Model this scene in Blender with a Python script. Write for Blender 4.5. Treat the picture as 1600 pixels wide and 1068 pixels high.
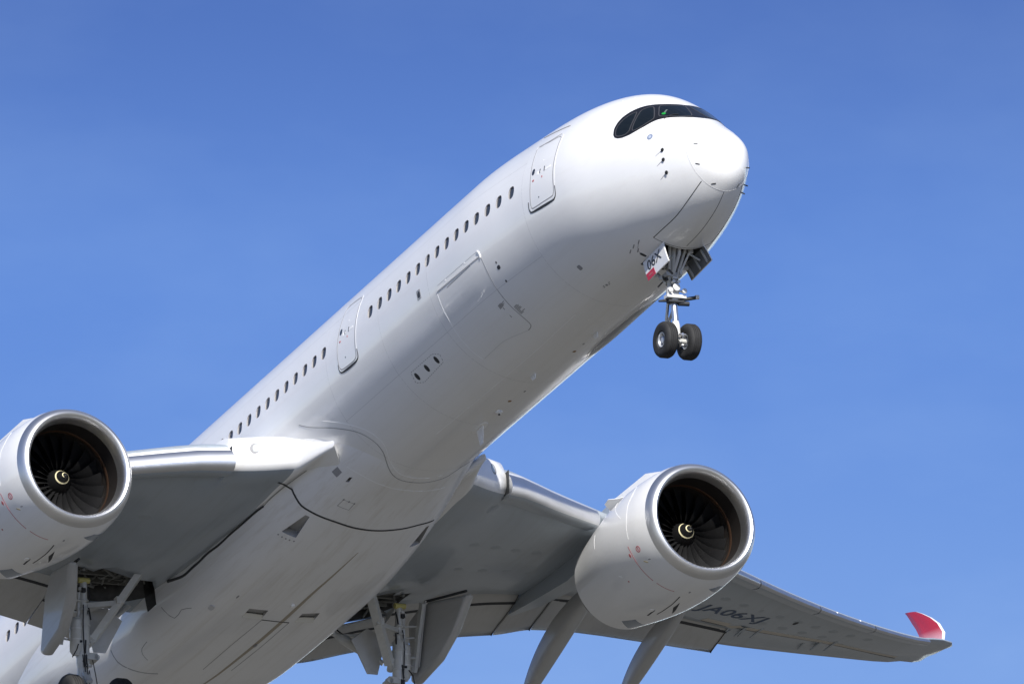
import bpy, bmesh, math, random
from mathutils import Vector, Matrix
from mathutils.bvhtree import BVHTree
R = math.radians
random.seed(7)
scene = bpy.context.scene
for o in list(bpy.data.objects):
    bpy.data.objects.remove(o)
COL = scene.collection

# ------------------------------------------------------------------ camera, sky, sun, exposure
PITCH = R(13.9314)                       # nose-up attitude of the climbing aircraft
ROOT = Vector((344.076, -184.728, 78.654))
cam_d = bpy.data.cameras.new('camera')
cam = bpy.data.objects.new('camera', cam_d)
COL.objects.link(cam)
cam_d.sensor_width = 36.0
cam_d.lens = 485.636
cam_d.clip_start = 1.0
cam_d.clip_end = 60000.0
cam.matrix_world = Matrix(((-.45924, -.15684, -.87436, 0), (-.88831, .08108, .45202, 0),
                           (0, .98429, -.17656, 1.7), (0, 0, 0, 1)))
scene.camera = cam

SUN_L = Vector((-0.8386, 0.2484, 0.4848)).normalized()      # towards the sun, in aircraft axes (x aft, y starboard, z up)
SUN_W = (Matrix.Rotation(PITCH, 3, 'Y') @ SUN_L).normalized()
sun_d = bpy.data.lights.new('sun', 'SUN')
sun_d.energy = 5.0
sun_d.angle = R(0.53)
sun_d.color = (1.0, .965, .90)
sun = bpy.data.objects.new('sun', sun_d)
COL.objects.link(sun)
sun.rotation_euler = SUN_W.to_track_quat('Z', 'Y').to_euler()
sun.location = (0, 0, 300)

world = bpy.data.worlds.new('World')
scene.world = world
world.use_nodes = True
wt = world.node_tree
bg = wt.nodes['Background']
sky = wt.nodes.new('ShaderNodeTexSky')
sky.sky_type = 'NISHITA'
sky.sun_disc = False
sky.sun_elevation = math.asin(SUN_W.z)
sky.sun_rotation = math.atan2(SUN_W.x, SUN_W.y)
sky.altitude = 0
sky.air_density = 1.0
sky.dust_density = 0.3
sky.ozone_density = 3.0
tint = wt.nodes.new('ShaderNodeMix')
tint.data_type = 'RGBA'
tint.blend_type = 'MULTIPLY'
tint.inputs['Factor'].default_value = 1.0
tint.inputs['B'].default_value = (.475, .60, .985, 1)      # clear deep-blue air
wt.links.new(sky.outputs[0], tint.inputs['A'])
# thin, barely visible high cloud
wtc = wt.nodes.new('ShaderNodeTexCoord')
wmp = wt.nodes.new('ShaderNodeMapping')
wmp.inputs['Scale'].default_value = (1, 1, 2.2)
wt.links.new(wtc.outputs['Generated'], wmp.inputs['Vector'])
wn = wt.nodes.new('ShaderNodeTexNoise')
wn.inputs['Scale'].default_value = 26
wn.inputs['Detail'].default_value = 5
wn.inputs['Roughness'].default_value = .55
wt.links.new(wmp.outputs[0], wn.inputs['Vector'])
wr = wt.nodes.new('ShaderNodeMapRange')
wr.inputs['From Min'].default_value = .45
wr.inputs['From Max'].default_value = .85
wr.inputs['To Max'].default_value = .20
wt.links.new(wn.outputs['Fac'], wr.inputs['Value'])
cl = wt.nodes.new('ShaderNodeMix')
cl.data_type = 'RGBA'
cl.inputs['B'].default_value = (4.2, 6.2, 9.6, 1)
wt.links.new(wr.outputs[0], cl.inputs['Factor'])
wt.links.new(tint.outputs['Result'], cl.inputs['A'])
wsx = wt.nodes.new('ShaderNodeSeparateXYZ')
wt.links.new(wtc.outputs['Generated'], wsx.inputs[0])
wg = wt.nodes.new('ShaderNodeValToRGB')                    # blue band in view; unseen upper sky and horizon brightened as added fill
wg.color_ramp.interpolation = 'EASE'
els = wg.color_ramp.elements
els[0].position, els[0].color = .03, (3.3, 2.7, 2.05, 1)
els[1].position, els[1].color = .36, (1.70, 1.36, 1.03, 1)
for p_, c_ in ((.10, (1.95, 1.65, 1.36, 1)), (.152, (1.12, 1.05, .975, 1)), (.178, (.85, .885, .935, 1)), (.206, (.60, .615, .71, 1)), (.26, (.78, .79, .83, 1))):
    e_ = els.new(p_)
    e_.color = c_
wt.links.new(wsx.outputs['Z'], wg.inputs[0])
gm = wt.nodes.new('ShaderNodeMix')
gm.data_type = 'RGBA'
gm.blend_type = 'MULTIPLY'
gm.inputs['Factor'].default_value = 1
wt.links.new(cl.outputs['Result'], gm.inputs['A'])
wt.links.new(wg.outputs[0], gm.inputs['B'])
wt.links.new(gm.outputs['Result'], bg.inputs[0])
bg.inputs[1].default_value = 0.080

scene.view_settings.view_transform = 'Standard'
scene.view_settings.look = 'None'
scene.view_settings.gamma = 1.0
scene.view_settings.exposure = 0.42

# ------------------------------------------------------------------ materials
def mat(name, col, rough=.4, metal=0.0, coat=0.0, var=0.0, vscale=3.0, bump=0.0, bscale=2.0, spec=.5):
    m = bpy.data.materials.new(name)
    m.use_nodes = True
    nt = m.node_tree
    b = nt.nodes['Principled BSDF']
    b.inputs['Base Color'].default_value = (*col, 1)
    b.inputs['Roughness'].default_value = rough
    b.inputs['Metallic'].default_value = metal
    b.inputs['Coat Weight'].default_value = coat
    b.inputs['Coat Roughness'].default_value = .06
    b.inputs['Specular IOR Level'].default_value = spec
    if var or bump:
        tc = nt.nodes.new('ShaderNodeTexCoord')
    if var:
        n = nt.nodes.new('ShaderNodeTexNoise')
        n.inputs['Scale'].default_value = vscale
        n.inputs['Detail'].default_value = 6
        nt.links.new(tc.outputs['Object'], n.inputs['Vector'])
        mp = nt.nodes.new('ShaderNodeMapRange')
        mp.inputs['From Min'].default_value = .3
        mp.inputs['From Max'].default_value = .7
        mp.inputs['To Min'].default_value = 1 - var
        mp.inputs['To Max'].default_value = 1 + var
        nt.links.new(n.outputs['Fac'], mp.inputs['Value'])
        mx = nt.nodes.new('ShaderNodeMix')
        mx.data_type = 'RGBA'
        mx.blend_type = 'MULTIPLY'
        mx.inputs['Factor'].default_value = 1
        mx.inputs['A'].default_value = (*col, 1)
        nt.links.new(mp.outputs[0], mx.inputs['B'])
        nt.links.new(mx.outputs['Result'], b.inputs['Base Color'])
    if bump:
        n2 = nt.nodes.new('ShaderNodeTexNoise')
        n2.inputs['Scale'].default_value = bscale
        n2.inputs['Detail'].default_value = 2
        nt.links.new(tc.outputs['Object'], n2.inputs['Vector'])
        bp = nt.nodes.new('ShaderNodeBump')
        bp.inputs['Strength'].default_value = 1.0
        bp.inputs['Distance'].default_value = bump
        nt.links.new(n2.outputs['Fac'], bp.inputs['Height'])
        nt.links.new(bp.outputs[0], b.inputs['Normal'])
        nt.links.new(bp.outputs[0], b.inputs['Coat Normal'])
    return m

M_WHITE = mat('white_paint', (.80, .80, .80), .32, coat=.6, var=.015, vscale=.8, bump=.006, bscale=.9)
M_BELLY = mat('fairing_paint', (.78, .78, .78), .34, coat=.5, var=.02, vscale=.7, bump=.006, bscale=.8)
M_WING = mat('wing_grey', (.315, .355, .395), .32, coat=.3, var=.03, vscale=.6, bump=.004, bscale=.7)
M_FLAP = mat('flap_grey', (.43, .425, .41), .42, coat=.2, var=.04, vscale=.8)
M_ALU = mat('polished_metal', (.66, .67, .69), .38, metal=1.0, var=.04, vscale=2)
M_LIP = mat('lip_metal', (.74, .74, .74), .40, metal=1.0, var=.02, vscale=3)
M_INLET = mat('inlet_liner', (.030, .026, .024), .36, metal=.3)
M_COPPER = mat('strip_reflection', (.20, .115, .075), .34, metal=.8)  # copper tone for the brown reflection painted into the inlet
M_FAN = mat('fan_titanium', (.0065, .0065, .007), .55, spec=.3)
M_BLACK = mat('black_spinner', (.006, .006, .0065), .5, spec=.3)
M_SWIRL = mat('swirl_paint', (.80, .72, .45), .5)
M_RUB = mat('rubber_seal', (.022, .024, .028), .6)
M_SEAM = mat('seam_dark', (.27, .27, .28), .6)  # dark grey of joints and small markings
M_SEAML = mat('seam_light', (.88, .88, .88), .5)
M_SEAMG = mat('seam_grey', (.54, .54, .55), .5)
M_GLASS = mat('cockpit_glass', (.007, .010, .012), .06, spec=.35)
M_MASK = mat('window_mask', (.010, .010, .011), .3)
M_FRAME = mat('pane_frame', (.05, .05, .055), .4)
M_PANE = mat('cabin_pane', (.035, .042, .055), .12)
M_REVEAL = mat('window_reveal', (.27, .26, .265), .5)
M_TYRE = mat('tyre_rubber', (.018, .018, .019), .75, var=.2, vscale=8)
M_HUB = mat('wheel_hub', (.55, .56, .58), .4, metal=.5)
M_GEAR = mat('gear_paint', (.52, .52, .50), .38, coat=.3, var=.06, vscale=6)
M_GEARB = mat('gear_bright', (.62, .62, .61), .3, coat=.3)
M_CHROME = mat('gear_chrome', (.80, .78, .76), .36, metal=1)
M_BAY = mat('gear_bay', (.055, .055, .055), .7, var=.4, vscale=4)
M_HOSE = mat('black_hose', (.015, .015, .016), .5)
M_RED = mat('red_paint', (.50, .012, .025), .35, coat=.4)
M_PINK = mat('faded_red_mark', (.45, .12, .13), .5)
M_BLUE = mat('registration_blue', (.025, .055, .12), .5)
M_DARKTXT = mat('dark_lettering', (.03, .035, .045), .5)
M_YEL = mat('yellow_pin', (.52, .46, .16), .5)
M_STAIN = mat('grime', (.36, .315, .25), .6)
M_LAMP = mat('lamp_glass', (.55, .60, .60), .1, coat=1)
M_GROUND = mat('airfield_ground', (.082, .079, .069), .9, var=.35, vscale=.02)

def streaks(m, amount=.10, scale=(.22, 4.5, 4.5), tint=(.80, .77, .72)):
    """long faint grime streaks trailing aft, mixed into the paint"""
    nt = m.node_tree
    b = nt.nodes['Principled BSDF']
    src = b.inputs['Base Color'].links[0].from_socket
    tc = nt.nodes.new('ShaderNodeTexCoord')
    mp = nt.nodes.new('ShaderNodeMapping')
    mp.inputs['Scale'].default_value = scale
    nt.links.new(tc.outputs['Object'], mp.inputs['Vector'])
    n = nt.nodes.new('ShaderNodeTexNoise')
    n.inputs['Scale'].default_value = 1.0
    n.inputs['Detail'].default_value = 7
    n.inputs['Roughness'].default_value = .65
    nt.links.new(mp.outputs[0], n.inputs['Vector'])
    r = nt.nodes.new('ShaderNodeMapRange')
    r.inputs['From Min'].default_value = .50
    r.inputs['From Max'].default_value = .78
    r.inputs['To Max'].default_value = amount * 4
    nt.links.new(n.outputs['Fac'], r.inputs['Value'])
    mx = nt.nodes.new('ShaderNodeMix')
    mx.data_type = 'RGBA'
    mx.blend_type = 'MULTIPLY'
    mx.inputs['B'].default_value = (*tint, 1)
    nt.links.new(r.outputs[0], mx.inputs['Factor'])
    nt.links.new(src, mx.inputs['A'])
    nt.links.new(mx.outputs['Result'], b.inputs['Base Color'])
streaks(M_BELLY, .20)
streaks(M_WING, .16)
streaks(M_FLAP, .16)
streaks(M_WHITE, .05)

# ------------------------------------------------------------------ helpers
def obj(name, verts, faces, m, parent=None, smooth=True, sharp=None):
    me = bpy.data.meshes.new(name)
    me.from_pydata([tuple(v) for v in verts], [], faces)
    me.validate()
    ob = bpy.data.objects.new(name, me)
    COL.objects.link(ob)
    for mm in (m if isinstance(m, (list, tuple)) else [m]):
        me.materials.append(mm)
    if parent:
        ob.parent = parent
    if smooth:
        me.polygons.foreach_set('use_smooth', [True] * len(me.polygons))
        if sharp:
            me.set_sharp_from_angle(angle=R(sharp))
    me.update()
    return ob

class MB:
    """collects shapes for one mesh"""
    def __init__(s):
        s.v, s.f, s.mi = [], [], []
    def add(s, verts, faces, mi=0):
        b = len(s.v)
        s.v += [Vector(v) for v in verts]
        s.f += [tuple(b + i for i in f) for f in faces]
        s.mi += [mi] * len(faces)
    def tube(s, pts, r, n=10, mi=0, caps=True):
        pts = [Vector(p) for p in pts]
        rs = r if isinstance(r, (list, tuple)) else [r] * len(pts)
        ref = None
        V = []
        for i, p in enumerate(pts):
            d = (pts[min(i + 1, len(pts) - 1)] - pts[max(i - 1, 0)]).normalized()
            if ref is None:
                ref = d.orthogonal().normalized()
            ref = (ref - d * ref.dot(d)).normalized()
            b = d.cross(ref)
            for k in range(n):
                a = 2 * math.pi * k / n
                V.append(p + (ref * math.cos(a) + b * math.sin(a)) * rs[i])
        F = []
        for i in range(len(pts) - 1):
            for k in range(n):
                k2 = (k + 1) % n
                F.append((i * n + k, i * n + k2, (i + 1) * n + k2, (i + 1) * n + k))
        if caps:
            F.append(tuple(range(n))[::-1])
            F.append(tuple((len(pts) - 1) * n + k for k in range(n)))
        s.add(V, F, mi)
    def box(s, c, dx, dy, dz, mi=0, rot=None):
        V = []
        for x in (-.5, .5):
            for y in (-.5, .5):
                for z in (-.5, .5):
                    v = Vector((x * dx, y * dy, z * dz))
                    if rot is not None:
                        v = rot @ v
                    V.append(Vector(c) + v)
        s.add(V, [(0, 1, 3, 2), (4, 6, 7, 5), (0, 4, 5, 1), (2, 3, 7, 6), (0, 2, 6, 4), (1, 5, 7, 3)], mi)
    def bar(s, a, b, w, h, up=(0, 0, 1), mi=0, w2=None, h2=None):
        """rectangular beam from a to b"""
        a, b = Vector(a), Vector(b)
        d = (b - a).normalized()
        u = Vector(up)
        u = (u - d * u.dot(d)).normalized()
        q = d.cross(u)
        V = []
        for p, ww, hh in ((a, w, h), (b, w2 or w, h2 or h)):
            V += [p + q * ww / 2 + u * hh / 2, p - q * ww / 2 + u * hh / 2, p - q * ww / 2 - u * hh / 2, p + q * ww / 2 - u * hh / 2]
        s.add(V, [(0, 1, 2, 3)[::-1], (4, 5, 6, 7), (0, 1, 5, 4)[::-1], (1, 2, 6, 5)[::-1], (2, 3, 7, 6)[::-1], (3, 0, 4, 7)[::-1]], mi)
    def lathe(s, origin, axis, prof, n=32, mi=0, ref=None, close=False):
        """prof: list of (distance along axis, radius)"""
        o, ax = Vector(origin), Vector(axis).normalized()
        r0 = Vector(ref) if ref else ax.orthogonal()
        r0 = (r0 - ax * r0.dot(ax)).normalized()
        r1 = ax.cross(r0)
        V, F = [], []
        for (t, r) in prof:
            for k in range(n):
                a = 2 * math.pi * k / n
                V.append(o + ax * t + (r0 * math.cos(a) + r1 * math.sin(a)) * r)
        m = len(prof)
        for i in range(m - 1 + (1 if close else 0)):
            j = (i + 1) % m
            for k in range(n):
                k2 = (k + 1) % n
                F.append((i * n + k, i * n + k2, j * n + k2, j * n + k))
        s.add(V, F, mi)
    def plate(s, pts, thick, nrm=None, mi=0):
        """flat polygon with thickness"""
        P = [Vector(p) for p in pts]
        if nrm is None:
            nrm = (P[1] - P[0]).cross(P[2] - P[0])
        nn = Vector(nrm).normalized() * thick / 2
        n = len(P)
        V = [p + nn for p in P] + [p - nn for p in P]
        F = [tuple(range(n)), tuple(range(2 * n - 1, n - 1, -1))]
        F += [(i, n + i, n + (i + 1) % n, (i + 1) % n) for i in range(n)]
        s.add(V, F, mi)
    def build(s, name, m, parent=None, smooth=True, sharp=35, mirror=False):
        v = [Vector((p.x, -p.y, p.z)) for p in s.v] if mirror else s.v
        ob = obj(name, v, s.f, m, parent, smooth, sharp)
        ob.data.polygons.foreach_set('material_index', s.mi)
        bm = bmesh.new()
        bm.from_mesh(ob.data)
        bmesh.ops.recalc_face_normals(bm, faces=bm.faces)
        bm.to_mesh(ob.data)
        bm.free()
        return ob

def loft(sections, close_ring=True, cap0=True, cap1=True):
    n = len(sections[0])
    V = [p for s in sections for p in s]
    F = []
    for i in range(len(sections) - 1):
        for k in range(n if close_ring else n - 1):
            k2 = (k + 1) % n
            F.append((i * n + k, (i + 1) * n + k, (i + 1) * n + k2, i * n + k2))
    if close_ring and cap0:
        F.append(tuple(range(n)))
    if close_ring and cap1:
        F.append(tuple((len(sections) - 1) * n + k for k in range(n))[::-1])
    return V, F

def fixn(ob):
    bm = bmesh.new()
    bm.from_mesh(ob.data)
    bmesh.ops.recalc_face_normals(bm, faces=bm.faces)
    bm.to_mesh(ob.data)
    bm.free()

def empty(name, parent=None):
    e = bpy.data.objects.new(name, None)
    COL.objects.link(e)
    if parent:
        e.parent = parent
    return e

def lerp_tab(tab, x):
    if x <= tab[0][0]:
        return tab[0][1]
    for (a, va), (b, vb) in zip(tab, tab[1:]):
        if x <= b:
            return va + (vb - va) * (x - a) / (b - a)
    return tab[-1][1]

def pchip(xk, yk):
    n = len(xk)
    h = [xk[i + 1] - xk[i] for i in range(n - 1)]
    d = [(yk[i + 1] - yk[i]) / h[i] for i in range(n - 1)]
    m = [0.0] * n
    for i in range(1, n - 1):
        if d[i - 1] * d[i] > 0:
            a, b = 2 * h[i] + h[i - 1], h[i] + 2 * h[i - 1]
            m[i] = (a + b) / (a / d[i - 1] + b / d[i])
    m[0] = d[0]
    m[-1] = 0 if abs(d[-1]) < 1 else d[-1]
    def f(x):
        x = min(max(x, xk[0]), xk[-1])
        i = 0
        while i < n - 2 and x > xk[i + 1]:
            i += 1
        t = (x - xk[i]) / h[i]
        return ((1 + 2 * t) * (1 - t) ** 2 * yk[i] + t * (1 - t) ** 2 * h[i] * m[i]
                + t * t * (3 - 2 * t) * yk[i + 1] + t * t * (t - 1) * h[i] * m[i + 1])
    return f

def spline(xk, yk, m0=None):
    """C2 cubic spline, flat at the far end"""
    n = len(xk)
    h = [xk[i + 1] - xk[i] for i in range(n - 1)]
    m0 = (yk[1] - yk[0]) / h[0] * 1.15 if m0 is None else m0
    a, b, c, d = [0.0] * n, [1.0] * n, [0.0] * n, [0.0] * n
    d[0], d[-1] = m0, 0.0
    for i in range(1, n - 1):
        a[i], b[i], c[i] = h[i], 2 * (h[i - 1] + h[i]), h[i - 1]
        d[i] = 3 * (h[i] * (yk[i] - yk[i - 1]) / h[i - 1] + h[i - 1] * (yk[i + 1] - yk[i]) / h[i])
    for i in range(1, n):
        w = a[i] / b[i - 1]
        b[i] -= w * c[i - 1]
        d[i] -= w * d[i - 1]
    m = [0.0] * n
    m[-1] = d[-1] / b[-1]
    for i in range(n - 2, -1, -1):
        m[i] = (d[i] - c[i] * m[i + 1]) / b[i]
    def f(x):
        x = min(max(x, xk[0]), xk[-1])
        i = 0
        while i < n - 2 and x > xk[i + 1]:
            i += 1
        t = (x - xk[i]) / h[i]
        return ((1 + 2 * t) * (1 - t) ** 2 * yk[i] + t * (1 - t) ** 2 * h[i] * m[i]
                + t * t * (3 - 2 * t) * yk[i + 1] + t * t * (t - 1) * h[i] * m[i + 1])
    return f

class Surf:
    """surface of a built mesh: nearest point and normal, ray hits"""
    def __init__(s, ob):
        me = ob.data
        s.vs = [v.co.copy() for v in me.vertices]
        s.ns = [v.normal.copy() for v in me.vertices]
        s.ps = [tuple(p.vertices) for p in me.polygons]
        s.t = BVHTree.FromPolygons(s.vs, s.ps)
    def near(s, p):
        return s.t.find_nearest(p)
    def snormal(s, p):
        loc, fn, i, d = s.t.find_nearest(p)
        ws, acc = 0, Vector((0, 0, 0))
        for vi in s.ps[i]:
            w = 1.0 / ((s.vs[vi] - loc).length + 1e-4) ** 2
            acc += s.ns[vi] * w
            ws += w
        return (acc / ws).normalized()

def near_of(surfs, p):
    best = None
    for s in surfs:
        h = s.near(p)
        if h[0] is not None and (best is None or h[3] < best[1][3]):
            best = (s, h)
    return best[1][0], best[0].snormal(best[1][0])

def strip(mb, surfs, pts, width, off=.004, step=.12, mi=0, closed=False, smooth=True, up=.0):
    """narrow band laid on a surface along a polyline"""
    pts = [Vector(p) for p in pts]
    if closed:
        pts = pts + [pts[0]]
    if smooth and len(pts) > 2:
        q = []
        for i in range(len(pts) - 1):
            p0 = pts[i - 1] if i > 0 else (pts[-2] if closed else pts[0])
            p1, p2 = pts[i], pts[i + 1]
            p3 = pts[i + 2] if i + 2 < len(pts) else (pts[1] if closed else pts[-1])
            n = max(2, int((p2 - p1).length / step))
            for k in range(n):
                t = k / n
                q.append(.5 * ((2 * p1) + (p2 - p0) * t + (2 * p0 - 5 * p1 + 4 * p2 - p3) * t * t + (3 * p1 - p0 - 3 * p2 + p3) * t ** 3))
        q.append(pts[-1])
    else:
        q = []
        for a, b in zip(pts, pts[1:]):
            n = max(1, int((b - a).length / step))
            q += [a.lerp(b, k / n) for k in range(n)]
        q.append(pts[-1])
    V, F = [], []
    m = len(q)
    pp = [near_of(surfs, p) for p in q]
    for i in range(m):
        c, nn = pp[i]
        d = pp[min(i + 1, m - 1)][0] - pp[max(i - 1, 0)][0]
        side = d.cross(nn)
        if side.length < 1e-6:
            side = nn.orthogonal()
        side.normalize()
        w = width(i / (m - 1)) if callable(width) else width
        a, b = c + side * w / 2, c - side * w / 2
        V += [a - nn * .004, a + nn * off, b + nn * off, b - nn * .004]
    for i in range(m - 1):
        o, o2 = 4 * i, 4 * i + 4
        F += [(o, o2, o2 + 1, o + 1), (o + 1, o2 + 1, o2 + 2, o + 2), (o + 2, o2 + 2, o2 + 3, o + 3)]
    F += [(0, 1, 2, 3), (4 * m - 1, 4 * m - 2, 4 * m - 3, 4 * m - 4)]
    mb.add(V, F, mi)

def patch(mb, surfs, poly, off=.005, step=.08, mi=0, edge=.01):
    """polygon (3-D outline) laid on a surface as a thin raised panel"""
    P = [Vector(p) for p in poly]
    c = sum(P, Vector()) / len(P)
    n = near_of(surfs, c)[1]
    u = n.orthogonal().normalized()
    w = n.cross(u)
    bm = bmesh.new()
    vs = [bm.verts.new(((p - c).dot(u), (p - c).dot(w), 0)) for p in P]
    bm.faces.new(vs)
    xs = [v.co.x for v in vs]
    ys = [v.co.y for v in vs]
    for lo, hi, ax in ((min(xs), max(xs), 0), (min(ys), max(ys), 1)):
        k = lo + step
        while k < hi - 1e-4:
            co, no = [0, 0, 0], [0, 0, 0]
            co[ax] = k
            no[ax] = 1
            bmesh.ops.bisect_plane(bm, geom=bm.verts[:] + bm.edges[:] + bm.faces[:], plane_co=co, plane_no=no)
            k += step
    bm.verts.index_update()
    V, N = [], []
    for v in bm.verts:
        q, nn = near_of(surfs, c + u * v.co.x + w * v.co.y)
        V.append(q + nn * off)
        N.append(nn)
    F = [tuple(v.index for v in f.verts) for f in bm.faces]
    b = len(V)
    bd = [e for e in bm.edges if len(e.link_faces) == 1]
    idx = {}
    for e in bd:
        for v in e.verts:
            if v.index not in idx:
                idx[v.index] = b + len(idx)
                V.append(V[v.index] - N[v.index] * (off + edge))
    for e in bd:
        a, d = e.verts[0].index, e.verts[1].index
        F.append((a, d, idx[d], idx[a]))
    mb.add(V, F, mi)
    bm.free()

def boolean(ob, cutter, surf=None, skin=1):
    cutter.parent = air
    bpy.context.view_layer.update()
    md = ob.modifiers.new('cut', 'BOOLEAN')
    md.operation = 'DIFFERENCE'
    md.solver = 'EXACT'
    md.material_mode = 'TRANSFER'
    md.object = cutter
    dg = bpy.context.evaluated_depsgraph_get()
    me = bpy.data.meshes.new_from_object(ob.evaluated_get(dg))
    ob.modifiers.clear()
    old = ob.data
    ob.data = me
    me.name = old.name
    bpy.data.objects.remove(cutter)
    return ob

def renormal(ob, surf, mats):
    """keep the smooth normals of the uncut skin on the faces that belong to it"""
    me = ob.data
    me.polygons.foreach_set('use_smooth', [True] * len(me.polygons))
    ok = [i for i, m in enumerate(me.materials) if m in mats]
    nv = {}
    out = [None] * len(me.loops)
    for p in me.polygons:
        skin = p.material_index in ok
        for li in p.loop_indices:
            vi = me.loops[li].vertex_index
            if skin:
                if vi not in nv:
                    nv[vi] = surf.snormal(me.vertices[vi].co)
                out[li] = nv[vi]
            else:
                out[li] = p.normal
    me.normals_split_custom_set([tuple(n) for n in out])

# ------------------------------------------------------------------ ground below (lights the belly)
g = MB()
gv = [(0, 0, 0)]
rr = [60, 200, 600, 2000, 6000, 20000, 40000]
for r_ in rr:
    for k in range(64):
        a = 2 * math.pi * k / 64
        gv.append((r_ * math.cos(a), r_ * math.sin(a), 0))
gf = [(0, 1 + k, 1 + (k + 1) % 64) for k in range(64)]
for i in range(len(rr) - 1):
    for k in range(64):
        a, b = 1 + i * 64 + k, 1 + i * 64 + (k + 1) % 64
        gf.append((a, a + 64, b + 64, b))
ground = obj('ground', gv, gf, M_GROUND, smooth=False)
ground['kind'] = 'structure'

# ------------------------------------------------------------------ the aircraft
air = empty('airliner')
air.location = ROOT
air.rotation_euler = (0, PITCH, 0)
air['label'] = 'white twin-engine jet airliner climbing overhead with landing gear down and a red wingtip'
air['category'] = 'airplane'

# ---- fuselage skin
XK = [0, .15, .5, 1, 1.6, 2.3, 3.1, 4, 5, 6.5, 8.5, 11.5]
SK = [math.sqrt(x) for x in XK]
KT = [-1.363, -.85, -.475, -.060, .470, 1.085, 1.680, 2.110, 2.400, 2.650, 2.850, 3.045]
KB = [-1.363, -2.056, -2.408, -2.696, -2.893, -3.026, -3.083, -3.115, -3.13, -3.115, -3.071, -3.045]
KW = [0, .583, .911, 1.163, 1.413, 1.703, 1.992, 2.271, 2.524, 2.723, 2.844, 2.98]
KM = [-1.3, -1.25, -1.18, -1.08, -.95, -.7, -.58, -.45, -.3, -.15, -.05, 0]
fT, fB, fW = spline(SK, KT), spline(SK, KB), spline(SK, KW)
fM = pchip(SK, [m + (-.063) * (1 - x / 11.5) ** 2 for m, x in zip(KM, XK)])
TAIL = [(44, 3.045, -3.045, 2.98), (48, 3.04, -2.75, 2.9), (52, 3.0, -2.1, 2.65), (56, 2.9, -1.2, 2.2), (60, 2.7, -.1, 1.6), (63, 2.45, .75, 1.05), (65.3, 2.1, 1.45, .45)]
def fdim(x):
    """top, bottom, half width, waterline of the fuselage at station x"""
    if x <= 44:
        s = math.sqrt(max(0, min(x, 11.5)))
        return fT(s), fB(s), fW(s), fM(s)
    t = lerp_tab([(a[0], a[1]) for a in TAIL], x)
    b = lerp_tab([(a[0], a[2]) for a in TAIL], x)
    w = lerp_tab([(a[0], a[3]) for a in TAIL], x)
    return t, b, w, (t + b) / 2
def fus(x, deg, off=0.0):
    t, b, w, m = fdim(x)
    a = R(deg)
    y, s = w * math.cos(a), math.sin(a)
    z = m + (t - m) * s if s > 0 else m + (m - b) * s
    p = Vector((x, y, z))
    if off:
        ny, nz = math.cos(a) / w, s / ((t - m) if s > 0 else (m - b))
        nn = Vector((0, ny, nz)).normalized()
        e = .02
        d = (fus(x + e, deg) - fus(max(x - e, .001), deg))
        nn = (nn - d * (nn.dot(d) / d.dot(d))).normalized()
        p += nn * off
    return p
NT = 144
xs = [.0006] + [11.5 * (i / 60) ** 2 for i in range(1, 61)]
xs += [11.5 + .5 * i for i in range(1, 66)] + [44.5 + i for i in range(0, 21)] + [65.3]
fV, fF = loft([[fus(x, 360 * k / NT) for k in range(NT)] for x in xs])
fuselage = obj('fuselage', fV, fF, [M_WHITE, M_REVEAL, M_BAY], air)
fixn(fuselage)
S_FUS = Surf(fuselage)

# ---- belly fairing
FX = [(19.0, 1.6, -2.2, 2.2), (19.8, 2.1, -2.95, 2.2), (20.6, 2.42, -3.04, 2.3), (21.6, 2.60, -3.09, 2.5), (22.8, 2.76, -3.18, 2.8), (24.2, 2.93, -3.36, 3.1), (26, 3.02, -3.56, 3.6),
      (27.6, 3.02, -3.68, 4.2), (29.5, 2.98, -3.74, 4.8), (32, 2.93, -3.76, 5.0), (34.7, 2.92, -3.75, 4.8), (37, 2.94, -3.64, 4.0), (40, 2.95, -3.40, 2.9), (43, 2.80, -3.12, 2.4), (46, 2.2, -2.6, 2.2)]
fa = pchip([a[0] for a in FX], [a[1] for a in FX])
fbz = pchip([a[0] for a in FX], [a[2] for a in FX])
fn = pchip([a[0] for a in FX], [a[3] for a in FX])
def fairing_ring(x, n=96):
    a, zb, e = fa(x), fbz(x), fn(x)
    zc = -.75
    out = []
    for k in range(n):
        t = 2 * math.pi * k / n
        c, s = math.cos(t), math.sin(t)
        if s <= 0:
            out.append(Vector((x, a * math.copysign(abs(c) ** (2 / e), c), zc - (zc - zb) * abs(s) ** (2 / e))))
        else:
            out.append(Vector((x, a * math.copysign(abs(c), c), zc + 2.2 * s)))
    return out
fx = [19.0 + .3 * i for i in range(91)]
V, F = loft([fairing_ring(x) for x in fx])
fairing = obj('belly_fairing', V, F, [M_BELLY, M_BAY, M_REVEAL], air)
fixn(fairing)
S_FAIR = Surf(fairing)

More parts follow.
